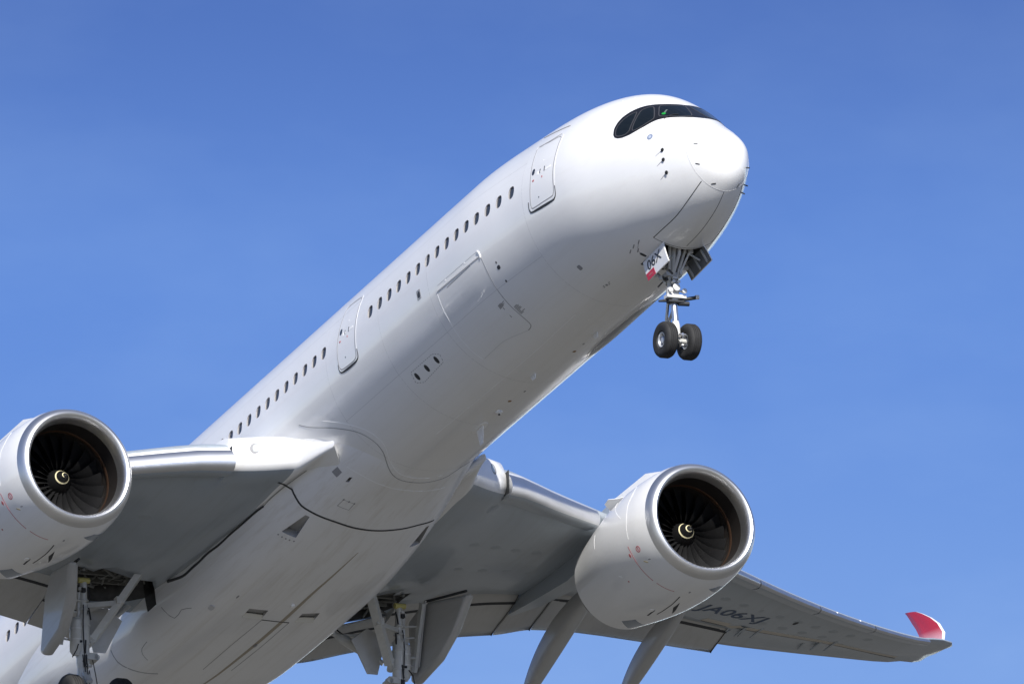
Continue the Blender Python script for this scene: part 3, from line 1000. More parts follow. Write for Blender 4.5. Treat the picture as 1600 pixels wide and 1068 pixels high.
def add_tri(mb, surfs, p, w, h, nu=(1, 0, 0), mi=0, off=.005, n=14, sq=2.0):
    """small oval (or rounded box) laid on a surface"""
    c, nn = near_of(surfs, Vector(p))
    u = Vector(nu)
    u = (u - nn * u.dot(nn)).normalized()
    v = nn.cross(u)
    ring = []
    for k in range(n):
        a = 2 * math.pi * k / n
        ca, sa = math.cos(a), math.sin(a)
        q = c + u * math.copysign(abs(ca) ** (2 / sq), ca) * w / 2 + v * math.copysign(abs(sa) ** (2 / sq), sa) * h / 2
        ring.append(q)
    V = []
    for q in ring:
        r, m = near_of(surfs, q)
        V.append(r + m * off)
    for q in ring:
        r, m = near_of(surfs, q)
        V.append(r - m * .004)
    c2 = c + nn * off
    V.append(c2)
    F = [(k, (k + 1) % n, 2 * n) for k in range(n)]
    F += [(k, n + k, n + (k + 1) % n, (k + 1) % n) for k in range(n)]
    mb.add(V, F, mi)

def lettering(name, text, surfs, bl, br, tl, m, parent, off=.006, shear=0.0, keep=None):
    cu = bpy.data.curves.new('lettering', 'FONT')
    cu.body = text
    cu.resolution_u = 4
    cu.offset = .012
    to = bpy.data.objects.new('lettering', cu)
    COL.objects.link(to)
    dg = bpy.context.evaluated_depsgraph_get()
    me = bpy.data.meshes.new_from_object(to.evaluated_get(dg))
    bpy.data.objects.remove(to)
    bm = bmesh.new()
    bm.from_mesh(me)
    x0, x1 = min(v.co.x for v in bm.verts), max(v.co.x for v in bm.verts)
    y0, y1 = min(v.co.y for v in bm.verts), max(v.co.y for v in bm.verts)
    bl, br, tl = Vector(bl), Vector(br), Vector(tl)
    V = []
    bm.verts.index_update()
    for v in bm.verts:
        p = bl + (br - bl) * ((v.co.x - x0) / (x1 - x0)) + (tl - bl) * ((v.co.y - y0) / (y1 - y0))
        if surfs:
            q, nn = near_of(surfs, p)
            p = q + nn * off
        V.append(p)
    F = [tuple(v.index for v in f.verts) for f in bm.faces]
    bm.free()
    return obj(name, V, F, m, parent, smooth=False)

SF = [S_FUS]
SFF = [S_FUS, S_FAIR]

# ---- cabin windows cut into the skin
WX = [8.083, 8.806, 9.461, 10.119, 10.742, 11.371] + [11.371 + .6415 * i for i in range(1, 10)] + [20.332 + .648 * i for i in range(0, 36) if not 35.6 < 20.332 + .648 * i < 37.5]
def win_frame(x):
    deg = 11.0 if x > 10 else 11.0 + .35 * (10 - x)
    p, n = near_of(SF, fus(x, deg))
    u = Vector((1, 0, 0))
    u = (u - n * u.dot(n)).normalized()
    return p, n, u, n.cross(u)
cut = MB()
for x in WX:
    p, n, u, v = win_frame(x)
    N = 20
    rings = []
    for d, k in ((.05, 1.0), (-.052, .88)):
        rings.append([p + n * d + u * math.copysign(abs(math.cos(a)) ** .84, math.cos(a)) * .180 * k + v * math.copysign(abs(math.sin(a)) ** .84, math.sin(a)) * .215 * k
                      for a in [2 * math.pi * i / N for i in range(N)]])
    V, F = loft(rings)
    cut.add(V, F)
# nose gear well
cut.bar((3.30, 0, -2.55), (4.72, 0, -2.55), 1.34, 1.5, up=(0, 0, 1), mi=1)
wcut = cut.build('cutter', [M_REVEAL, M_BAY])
boolean(fuselage, wcut)

def bay_cutter(s):
    mb = MB()
    poly = [(32.45, 5.72), (32.5, 5.12), (32.05, 5.0), (32.15, 3.95), (32.1, 3.35), (33.3, 2.65), (33.9, 3.3), (34.5, 4.4), (34.5, 5.2), (33.9, 5.85)]
    V = [(x, y * s, -2.45) for x, y in poly] + [(x, y * s, -1.35) for x, y in poly]
    n = len(poly)
    F = [tuple(range(n)), tuple(range(n, 2 * n))] + [(i, (i + 1) % n, n + (i + 1) % n, n + i) for i in range(n)]
    mb.add(V, F)
    return mb.build('cutter', M_BAY)
for s in (1, -1):
    boolean(fairing, bay_cutter(s))
    boolean(fuselage, bay_cutter(s))
    boolean(wings[s], bay_cutter(s))
# air outlets and inlets sunk into the fairing
def pocket(ob, poly, deep, shallow, m=M_BAY):
    """sunken scoop: floor slopes from the skin at one end to its full depth at the other"""
    P = [Vector(p) for p in poly]
    c = sum(P, Vector()) / len(P)
    nn = near_of([S_FAIR], c)[1]
    mb = MB()
    V = [p + nn * .15 for p in P] + [p - nn * d for p, d in zip(P, deep)]
    n = len(P)
    mb.add(V, [tuple(range(n)), tuple(range(n, 2 * n))] + [(i, (i + 1) % n, n + (i + 1) % n, n + i) for i in range(n)])
    boolean(ob, mb.build('cutter', m))
M_SCOOP = mat('scoop_wall', (.34, .34, .34), .5)
def mirp(pts):
    return [(p[0], -p[1], p[2]) for p in pts]
for pts in (FE['naca'], mirp(FE['naca'])):
    pocket(fairing, pts, (.26, .01, .01, .26), 0, M_SCOOP)
pocket(fairing, FE['smallvent'], (.16, .02, .02, .16), 0, M_SCOOP)
pocket(fairing, FE['ventA'], (.10, .10, .10, .10), 0, M_SCOOP)
pocket(fairing, FE['ventB'], (.10, .10, .10, .10), 0, M_SCOOP)
renormal(fuselage, S_FUS, [M_WHITE])
renormal(fairing, S_FAIR, [M_BELLY])

# panes inside the window openings
pane0 = None
for x in WX:
    p, n, u, v = win_frame(x)
    N = 20
    V = [p - n * .040 + u * math.copysign(abs(math.cos(a)) ** .84, math.cos(a)) * .180 * .935 + v * math.copysign(abs(math.sin(a)) ** .84, math.sin(a)) * .245 * .935
         for a in [2 * math.pi * i / N for i in range(N)]]
    V += [q - n * .01 for q in V]
    F = [tuple(range(N)), tuple(range(2 * N - 1, N - 1, -1))] + [(i, N + i, N + (i + 1) % N, (i + 1) % N) for i in range(N)]
    o = obj('cabin_window', V, F, M_PANE, fuselage, smooth=False)

# ---- passenger doors on the starboard side
def door(key, extra_top=False):
    mb = MB()
    strip(mb, SF, FE['door_' + key], .028, .005, .08, mi=1, closed=True)
    big = []
    c = sum((Vector(p) for p in FE['door_' + key]), Vector()) / len(FE['door_' + key])
    ring = [c + (Vector(p) - c) * 1.07 for p in FE['door_' + key]]
    strip(mb, SF, ring, .05, .004, .08, mi=0, closed=True)
    strip(mb, SF, FE['sill_' + key], lambda t: .022 + .055 * math.sin(math.pi * min(1, max(0, (t - .08) / .84))), .010, .05, mi=2)
    add_tri(mb, SF, FE['dwin_' + key][0], .17, .21, mi=3, off=.006)
    d = FE['dmarks_' + key]
    add_tri(mb, SF, d[0], .045, .15, mi=3, sq=4)
    add_tri(mb, SF, d[1], .045, .17, mi=3, sq=4)
    add_tri(mb, SF, Vector(d[2]), .28, .07, mi=4, sq=4)
    add_tri(mb, SF, d[3], .10, .11, mi=4, sq=4)
    add_tri(mb, SF, d[4], .10, .06, mi=5, sq=4)
    add_tri(mb, SF, d[5], .05, .07, mi=5, sq=4)
    add_tri(mb, SF, d[6], .045, .05, mi=3)
    add_tri(mb, SF, d[7], .05, .04, mi=4)
    return mb.build('passenger_door', [M_WHITE, M_SEAM, M_RUB, M_PANE, M_SEAML, M_PINK], fuselage)
door('front')
door('mid')
mb = MB()
strip(mb, SF, FE['lintel_front'], .035, .006, .08)
mb.build('door_lintel', M_SEAM, fuselage)
mb = MB()
strip(mb, SF, FE['gutter'], .03, .012, .08)
mb.build('rain_gutter', M_SEAM, fuselage)

# ---- cargo door
mb = MB()
strip(mb, SF, FE['cargo_fwd'], .022, .004, .1, mi=0)
strip(mb, SF, FE['cargo_aft'], .022, .004, .1, mi=1)
strip(mb, SF, FE['cargo_bot'], .012, .004, .1, mi=4)
strip(mb, SF, FE['cargo_hinge'], .012, .004, .2, mi=4)
strip(mb, SF, FE['cargo_hinge2'], .018, .004, .2, mi=0)
strip(mb, SF, FE['cargo_top'], .035, .018, .2, mi=2)
strip(mb, SF, FE['cargo_cap'], .04, .03, .05, mi=2)
for p, w, h, m_ in zip(FE['cmarks'], (.06, .16, .07, .08, .08, .15), (.07, .12, .08, .06, .06, .2), (3, 3, 3, 1, 1, 3)):
    add_tri(mb, SF, p, w, h, mi=m_, sq=3)
random.seed(3)
def scribble(mb, quad, n, mi, wl=.02):
    a, b, c, d = [Vector(p) for p in quad]
    for i in range(n):
        t = (i + .5) / n
        p = a.lerp(d, t)
        q = b.lerp(c, t)
        k = random.uniform(.35, 1.0)
        strip(mb, SF, [p, p.lerp(q, k)], wl, .004, .2, mi=mi, smooth=False)
scribble(mb, FE['ctext'], 9, 0, .02)
scribble(mb, FE['ctext2'], 5, 0, .02)
strip(mb, SF, FE['ctext3'], .03, .004, .2, mi=0)
mb.build('cargo_door', [M_SEAM, M_SEAML, M_WHITE, M_DARKTXT, M_SEAMG], fuselage)
# small square below the cabin windows
mb = MB()
c = Vector(FE['cmarks'][5])
strip(mb, SF, [c + Vector(d) for d in ((-.1, 0, .13), (.1, 0, .13), (.1, 0, -.13), (-.1, 0, -.13))], .04, .006, .2, closed=True, smooth=False)
mb.build('service_panel', M_SEAM, fuselage)
# three outflow holes and their dashed border
for p in FE['holes']:
    mb = MB()
    add_tri(mb, SF, p, .17, .26, mi=0, off=.004)
    mb.build('outflow_port', M_RUB, fuselage)
mb = MB()
hd = [Vector(p) for p in FE['hole_dash']] 
hd.append(hd[0])
for a, b in zip(hd, hd[1:]):
    n = max(1, int((b - a).length / .11))
    for i in range(n):
        strip(mb, SF, [a.lerp(b, (i + .1) / n), a.lerp(b, (i + .65) / n)], .016, .004, .2, smooth=False)
mb.build('dashed_marking', M_SEAM, fuselage)
mb = MB()
strip(mb, SF, FE['seam_belly'], .018, .004, .25, smooth=False)
mb.build('belly_seam', M_SEAML, fuselage)

# ---- aerials and small fittings under the belly
def blade(p, h, c, name='antenna', lean=.25, base=True, m=M_WHITE, t=.03):
    q, n = near_of(SF, Vector(p))
    mb = MB()
    u = Vector((1, 0, 0))
    u = (u - n * u.dot(n)).normalized()
    w = n.cross(u)
    prof = [(0, -c / 2), (h, -c / 2 + h * lean), (h, -c / 2 + h * lean + c * .45), (0, c / 2)]
    V = []
    for s_ in (t / 2, -t / 2):
        V += [q + n * (a - .01) + u * b + w * s_ * (1 if a == 0 else .5) for a, b in prof]
    mb.add(V, [(0, 1, 2, 3), (7, 6, 5, 4), (0, 4, 5, 1), (1, 5, 6, 2), (2, 6, 7, 3), (3, 7, 4, 0)])
    if base:
        add_tri(mb, SF, q, c * 2.0, c * .8, off=.012, mi=1)
    return mb.build(name, [m, M_SEAML], fuselage)
blade(FE['antenna'][0], .52, .42, lean=.35)
b_ = FE['bits']
blade(b_[0], .16, .34, base=False)
blade(b_[1], .16, .34, base=False)
mb = MB()
mb.lathe(Vector(b_[2]) + near_of(SF, Vector(b_[2]))[1] * -.02, near_of(SF, Vector(b_[2]))[1], [(0, .12), (.05, .11), (.09, .06), (.10, .002)], 16)
add_tri(mb, SF, Vector(b_[2]) + Vector((.0, 0, 0)), .06, .06, mi=1, off=.11)
mb.build('drain_mast', [M_WHITE, M_RUB], fuselage)
M_RUST = mat('rusty_fitting', (.26, .14, .05), .6)
for p, h_, m_ in ((b_[3], .10, M_RUST), (b_[4], .10, M_RUST), (b_[7], .05, M_SEAM), (b_[8], .05, M_SEAM)):
    mb = MB()
    add_tri(mb, SF, p, .12, h_, mi=0, off=.006, sq=3)
    mb.build('drain_fitting', m_, fuselage)
mb = MB()
add_tri(mb, SF, b_[5], .17, .17, mi=0, off=.006, sq=4)
add_tri(mb, SF, b_[5], .10, .10, mi=1, off=.009, sq=4)
mb.build('service_panel', [M_SEAM, mat('service_grey', (.3, .3, .31), .5)], fuselage)
mb = MB()
add_tri(mb, SF, b_[6], .10, .08, mi=0, off=.006)
for dx, dz in ((-.18, .05), (.16, -.02), (-.1, -.1), (.12, .12)):
    add_tri(mb, SF, Vector(b_[6]) + Vector((dx, 0, dz)), .09, .03, mi=0, off=.005)
mb.build('access_latch', M_SEAM, fuselage)
# ---- faint joints between skin panels
for x in (7.45, 13.35, 16.6, 20.15, 26.0):
    mb = MB()
    strip(mb, SF, [fus(x, d) for d in range(-150, 61, 6)], .014, .0012, .3)
    mb.build('skin_joint', M_SEAMG, fuselage)
for d, x0, x1 in ((-33, 7.45, 20.2), (27, 7.4, 30), (-118, 7.4, 20.0), (48, 7.4, 30)):
    mb = MB()
    strip(mb, SF, [fus(x0 + (x1 - x0) * i / 12, d) for i in range(13)], .012, .0012, .4)
    mb.build('skin_joint', M_SEAMG, fuselage)

# ---- nose
mb = MB()
ra = [Vector(p) for p in FE['radome']]
rx = lambda d: .56 + .30 * max(0, math.sin(R(d))) * 1.0
strip(mb, SF, [fus(.56 + .13 * (1 + math.sin(R(d))) , d) for d in range(-180, 180, 10)], .014, .004, .08, closed=True)
mb.build('radome_seam', M_SEAMG, fuselage)
mb = MB()
side = FE['ngd_side']
strip(mb, SF, side, .022, .004, .1, mi=0)
strip(mb, SF, mirp(side), .022, .004, .1, mi=0)
strip(mb, SF, [(p[0], 0, p[2]) for p in FE['ngd_mid']], .014, .004, .1, mi=0)
arc = [(3.30, .945, -2.81), (3.25, .5, -3.01), (3.22, 0, -3.085), (3.25, -.5, -3.01), (3.30, -.945, -2.81)]
strip(mb, SF, arc, .014, .004, .08, mi=0)
mb.build('forward_gear_door', [M_RUB], fuselage)
for p, nu in zip(FE['statics'], ((.8, .5, .3), (.8, .3, .5), (.8, .1, .6), (.2, .2, 1))):
    mb = MB()
    add_tri(mb, SF, p, .15, .03, nu=nu, off=.008, sq=3)
    mb.build('lightning_strip', M_RUB, fuselage)
# rods on the port cheek that stand clear of the outline
for p in ((.337, -.697, -1.743), (.849, -.870, -2.049), (1.014, -.839, -2.222)):
    q, n = near_of(SF, Vector(p))
    mb = MB()
    mb.tube([q, q + n * .10], .020, 8)
    mb.build('pitot_probe', M_RUB, fuselage)
for p in FE['probes']:
    q, n = near_of(SF, Vector(p))
    mb = MB()
    add_tri(mb, SF, q, .11, .12, off=.010)
    mb.tube([q - n * .01, q + n * .045, q + n * .05 + Vector((-.05, 0, 0)), q + n * .05 + Vector((-.10, 0, .0))], [.035, .028, .02, .012], 8)
    k = Vector((.30, 0, -.10))
    strip(mb, SF, [q, q + k * .5, q + k], lambda t: .030 * (1 - .75 * t), .004, .1, mi=1)
    mb.build('pitot_probe', [M_RUB, mat('probe_stain', (.22, .22, .25), .6)], fuselage)
mb = MB()
add_tri(mb, SF, FE['camport'][0], .20, .20, off=.006)
add_tri(mb, SF, FE['camport'][0], .09, .09, off=.009, mi=1)
mb.build('sensor_port', [mat('sensor_blue', (.20, .24, .34), .35), mat('sensor_pale', (.4, .45, .55), .35)], fuselage)
mb = MB()
strip(mb, SF, FE['toplines'], .015, .004, .1)
mb.build('roof_hatch_seam', M_SEAML, fuselage)
mb = MB()
add_tri(mb, SF, FE['gearmark'][3], .10, .22, off=.006, sq=3)
for p in (FE['gearmark'][0], FE['gearmark'][1], FE['gearmark'][2], FE['gearmark'][5]):
    add_tri(mb, SF, p, .20, .035, off=.005, nu=(1, 0, -.7), mi=1, sq=3)
strip(mb, SF, [FE['gearmark'][0], FE['gearmark'][2], FE['gearmark'][3]], .012, .004, .05, mi=1)
mb.build('inspection_panel', [M_RUB, M_SEAM], fuselage)

# ---- flight-deck windows: black band with its six panes
mk_hi, mk_lo = FE['mask'], FE['mask_lo']
hi = [Vector(p) for p in mk_hi if p[1] > .02]
lo = [Vector(p) for p in mk_lo if p[1] > .02]
hi.sort(key=lambda p: -p.y)
def centre_of(L):
    a = L[-1]
    c, n = near_of(SF, Vector((a.x - .06, 0, a.z)))
    return Vector((c.x, 0, c.z))
chi = near_of(SF, Vector((hi[-1].x - .02, 0, hi[-1].z)))[0]
clo = near_of(SF, Vector((lo[-1].x - .03, 0, lo[-1].z - .01)))[0]
def resample(L, n):
    d = [0]
    for a, b in zip(L, L[1:]):
        d.append(d[-1] + (b - a).length)
    out = []
    for i in range(n):
        t = d[-1] * i / (n - 1)
        k = 0
        while k < len(d) - 2 and d[k + 1] < t:
            k += 1
        f = (t - d[k]) / max(1e-9, d[k + 1] - d[k])
        out.append(L[k].lerp(L[k + 1], f))
    return out
def sheet(mb, top, bot, off, rows=10, mi=0):
    """band between two outlines, laid on the skin"""
    n = len(top)
    V, F = [], []
    for a, b in zip(top, bot):
        for j in range(rows + 1):
            q, nn = near_of(SF, a.lerp(b, j / rows))
            V.append(q + nn * off)
    for i in range(n - 1):
        for j in range(rows):
            F.append((i * (rows + 1) + j, (i + 1) * (rows + 1) + j, (i + 1) * (rows + 1) + j + 1, i * (rows + 1) + j + 1))
    b0 = len(V)
    edge = [i * (rows + 1) for i in range(n)] + [(n - 1) * (rows + 1) + j for j in range(1, rows + 1)] + [i * (rows + 1) + rows for i in range(n - 2, -1, -1)]
    for e in edge:
        q, nn = near_of(SF, V[e])
        V.append(q - nn * .004)
    m_ = len(edge)
    for i in range(m_ - 1):
        F.append((edge[i], edge[i + 1], b0 + i + 1, b0 + i))
    mb.add(V, F, mi)
ns = 44
hr = resample(hi + [chi], ns)
lr = resample(lo + [clo], ns)
full_hi = hr + [Vector((p.x, -p.y, p.z)) for p in hr[-2::-1]]
full_lo = lr + [Vector((p.x, -p.y, p.z)) for p in lr[-2::-1]]
mb = MB()
sheet(mb, full_hi, full_lo, .006)
mask = mb.build('windscreen', M_MASK, fuselage, sharp=60)
def pane(pts):
    for s in (1, -1):
        P = [Vector((p[0], p[1] * s, p[2])) for p in pts]
        mb = MB()
        patch(mb, SF, P, .010, .07, mi=0)
        strip(mb, SF, P, .03, .014, .06, mi=1, closed=True)
        mb.build('cockpit_pane', [M_GLASS, M_FRAME], fuselage, sharp=60)
pane(FE['pane1'])
pane(FE['pane2'])
p3 = [p for p in FE['pane3'] if p[1] > .03]
pane(p3)
mb = MB()
add_tri(mb, SF, FE['hud'][0], .13, .12, off=.016, n=16)
strip(mb, SF, [FE['hud'][0], FE['hud'][1]], .05, .015, .05, mi=1)
mb.build('cockpit_display', [mat('green_display', (.012, .26, .035), .3), mat('display_arm', (.10, .13, .12), .4)], fuselage)
# wiper
mb = MB()
strip(mb, SF, [fus(1.62, 66), fus(1.72, 62), fus(1.80, 50)], .02, .03, .05)
mb.build('wiper', M_RUB, fuselage)

# long antenna dish let into the port side of the belly
mb = MB()
rim = [Vector(p) for p in FE['lens_rim']]
far = []
for i, p in enumerate(rim):
    t = i / (len(rim) - 1)
    far.append(fus(p.x, math.degrees(math.atan2((p.z - fdim(p.x)[3]) / (fdim(p.x)[3] - fdim(p.x)[1]), p.y / fdim(p.x)[2])) - 30 * math.sin(math.pi * min(.98, max(.02, t))) ** .6 - 1))
sheet(mb, resample(rim, 40), resample(far, 40), .010, rows=12)
strip(mb, SF, rim, .035, .013, .12, mi=1)
mb.build('antenna_fairing', [mat('antenna_grey', (.17, .17, .175), .4), M_WHITE], fuselage)

# ---- fairing lines and fittings
mb = MB()
strip(mb, SFF, FE['s_edge'], .03, .006, .12, mi=1)
strip(mb, SFF, FE['s_seam'], .022, .007, .12, mi=0)
strip(mb, SFF, FE['s_faint'], .02, .005, .12, mi=1)
mb.build('fairing_seam', [M_SEAM, M_SEAML], fairing)
S_AREA = [S_FUS, S_FAIR, S_W[1]]
mb = MB()
strip(mb, S_AREA, FE['thick'], .065, .012, .15)
mb.build('rubber_seal', M_RUB, fairing)
mb = MB()
for p in FE['naca_dots']:
    mb = MB()
    add_tri(mb, [S_FAIR], p, .07, .05, off=.005, mi=0)
    mb.build('fastener', M_SEAM, fairing)
mb = MB()
patch(mb, SFF, FE['greysq'], .005, .1)
mb.build('access_panel', mat('panel_grey', (.30, .30, .31), .5), fairing)
mb = MB()
strip(mb, SFF, FE['access'], .016, .005, .15, closed=True, smooth=False)
for k in range(3):
    add_tri(mb, SFF, Vector(FE['access'][1]).lerp(Vector(FE['access'][2]), k / 2), .09, .05, off=.006)
mb.build('access_panel', M_SEAM, fairing)
for a, b in ((FE['ventA'], 0), (FE['ventB'], 0)):
    P = [Vector(p) for p in a]
    n = near_of([S_FAIR], P[0])[1]
    mb = MB()
    # hinged flap standing in the aft part of the outlet
    mb.plate([P[0].lerp(P[1], .30) - n * .05, P[0] + n * .03, P[3] + n * .03, P[3].lerp(P[2], .30) - n * .05], .02)
    mb.build('outlet_flap', mat('outlet_pale', (.62, .60, .54), .5) if 'outlet_pale' not in bpy.data.materials else bpy.data.materials['outlet_pale'], fairing)
for k, w_, sm in (('panel1', .02, False), ('panel2', .05, False), ('panel3', .02, False), ('curve1', .02, True), ('curve2', .045, True), ('curve3', .02, True)):
    mb = MB()
    strip(mb, SFF, FE[k], w_, .005, .2, smooth=sm)
    mb.build('panel_joint', M_RUB if k == 'panel2' else M_SEAM, fairing)
mb = MB()
st = FE['stain']
strip(mb, SFF, st, lambda t: .02 + .09 * math.sin(math.pi * t) + .04 * t, .003, .25)
mb.build('oil_streak', M_STAIN, fairing)
fb = FE['fbits']
for p, w_, h_, o_, m_ in ((fb[0], .30, .16, .03, M_SEAMG), (fb[1], .14, .12, .06, M_SEAML), (fb[2], .22, .07, .03, M_SEAM), (fb[3], .2, .05, .004, M_SEAM)):
    mb = MB()
    add_tri(mb, SFF, p, w_, h_, off=o_, sq=3)
    mb.build('drain_fitting', m_, fairing)

# ---- wing fittings
for s in (1, -1):
    W = wings[s]
    SW = [S_W[s]]
    sg = lambda p: Vector((p[0], p[1] * s, p[2]))
    mb = MB()
    L = FE['light_s'][0]
    add_tri(mb, SW, sg(L), .30, .36, nu=(.2, .8 * s, 0), off=.004, mi=0, n=20)
    add_tri(mb, SW, sg((L[0], L[1] - .05, L[2])), .20, .26, nu=(.2, .8 * s, 0), off=.008, mi=1, n=20)
    mb.build('landing_light', [M_SEAM, M_LAMP], W)
    # the line where the fairing meets the wing's underside, found by probing upwards
    edge = []
    for i in range(50):
        x = 22.9 + .2 * i
        if x > 32.0:
            break
        y, last = 4.6, None
        while y > 2.3:
            o_ = Vector((x, y * s, -6))
            a, b = S_W[s].t.ray_cast(o_, Vector((0, 0, 1))), S_FAIR.t.ray_cast(o_, Vector((0, 0, 1)))
            if a[0] and b[0] and b[0].z < a[0].z:
                last = b[0]
                break
            y -= .02
        if last:
            edge.append(last)
    k_ = [p for p in edge if p.x > 25.3]
    def smooth_path(P):
        for _ in range(6):
            P = [P[0]] + [(P[i - 1] + P[i] * 2 + P[i + 1]) / 4 for i in range(1, len(P) - 1)] + [P[-1]]
        return P
    e1 = smooth_path([p for p in edge if p.x <= 25.4])
    k_ = smooth_path([p for p in edge if 25.2 < p.x < 31.9])
    mb = MB()
    mb.tube(e1, .012, 8)
    mb.build('root_joint', M_SEAM, W)
    mb = MB()
    mb.tube(k_, [.028 + .02 * i / len(k_) for i in range(len(k_))], 10)
    mb.build('root_seal', M_RUB, W)
    # slat end wall: the dark wedge between the fixed leading edge and the lowered slat
    mb = MB()
    le, te, tc = wsec(4.66)
    mb.plate([sg(q) for q in ((23.50, 4.67, -1.25), (23.60, 4.67, -1.95), (24.87, 4.67, -1.80), (24.1, 4.67, -1.30))], .02, nrm=(0, 1, 0))
    mb.build('slat_end_plate', M_RUB, W)
    # flap track fairings
    def canoe(y, x0, z0, xm, zm, x1, z1, w, h):
        secs = []
        n = 18
        P0, P1, P2 = Vector((x0, y, z0)), Vector((xm, y, zm)), Vector((x1, y, z1))
        for i in range(n + 1):
            t = i / n
            c = P0 * (1 - t) ** 2 + P1 * 2 * t * (1 - t) + P2 * t * t
            k = max(.02, math.sin(math.pi * min(1, t * .97 + .015)) ** .75)
            ring = []
            for j in range(20):
                a = 2 * math.pi * j / 20
                ca, sa = math.cos(a), math.sin(a)
                ring.append(Vector((c.x, c.y + w * k * math.copysign(abs(ca) ** .5, ca), c.z + h * k * math.copysign(abs(sa) ** .6, sa) * (1.0 if sa < 0 else .8))))
            secs.append(mir(ring, s))
        V, F = loft(secs)
        ob = obj('flap_fairing', V, F, M_FLAP, W, sharp=50)
        fixn(ob)
    canoe(12.15, 31.4, -.85, 35.4, -1.00, 38.1, -2.85, .29, .46)
    canoe(16.55, 34.0, -.25, 37.3, -.40, 39.8, -1.85, .25, .40)
# oval tank access panels along the underside
M_TANK = mat('tank_panel', (.305, .338, .368), .42)
for s in (1, -1):
    for row, y0, y1, n_ in ((.30, 5.6, 26, 22), (.48, 6.2, 24, 18)):
        for i in range(n_):
            y = y0 + (y1 - y0) * i / (n_ - 1)
            if 9.6 < y < 11.5:
                continue
            le, te, tc = wsec(y)
            x = le.x + (te.x - le.x) * row
            h = S_W[s].t.ray_cast(Vector((x, y * s, -6)), Vector((0, 0, 1)))
            if h[0]:
                mb = MB()
                add_tri(mb, [S_W[s]], h[0], .44, .26, nu=(.6, s, 0), off=.003, n=18)
                mb.build('tank_panel', M_TANK, wings[s])
# port lower wing: registration
rq = [Vector(p) for p in FE['reg']]
lettering('registration', 'JA06XJ', [S_W[-1]], rq[0], rq[3], rq[1], M_BLUE, wings[-1], off=.008)
for s in (1, -1):
    W, SW = wings[s], [S_W[s]]
    sg = lambda p: Vector((p[0], -p[1] * s, p[2]))
    mb = MB()
    strip(mb, SW, [sg(p) for p in FE['cove']], lambda t: .30 - .16 * t, .008, .3, mi=0)
    strip(mb, SW, [sg(p) + Vector((.20 - .1 * i / 6, 0, 0)) for i, p in enumerate(FE['cove'])], .04, .010, .3, mi=1)
    for p in FE['brk']:
        q = sg(p)
        for d in (-.28, .28):
            c = near_of(SW, q)[0]
            mb.bar(c + Vector((-.35, d, -.01)), c + Vector((.45, -d * .2 + d, -.03)), .09, .07, mi=2, w2=.02, h2=.03)
    mb.build('aileron_gap', [mat('cove_beige', (.50, .46, .40), .6) if 'cove_beige' not in bpy.data.materials else bpy.data.materials['cove_beige'], M_RUB, M_WING], W)
    for p in FE['sl_trk']:
        c = near_of(SW, sg(p))[0]
        mb = MB()
        mb.bar(c + Vector((-.1, 0, .03)), c + Vector((.26, 0, .0)), .06, .09, w2=.02, h2=.02)
        mb.build('slat_track', M_SEAML, W)
    mb = MB()
    add_tri(mb, SW, sg(FE['wdot'][0]), .30, .16, off=.01)
    mb.build('fuel_vent', M_RUB, W)
    mb = MB()
    mb.tube([Vector((42.50, 30.80 * s, 2.66)), Vector((42.95, 31.04 * s, 2.84)), Vector((43.4, 31.22 * s, 3.02))], [.03, .05, .03], 10)
    mb.build('navigation_light', M_GLASS, W)

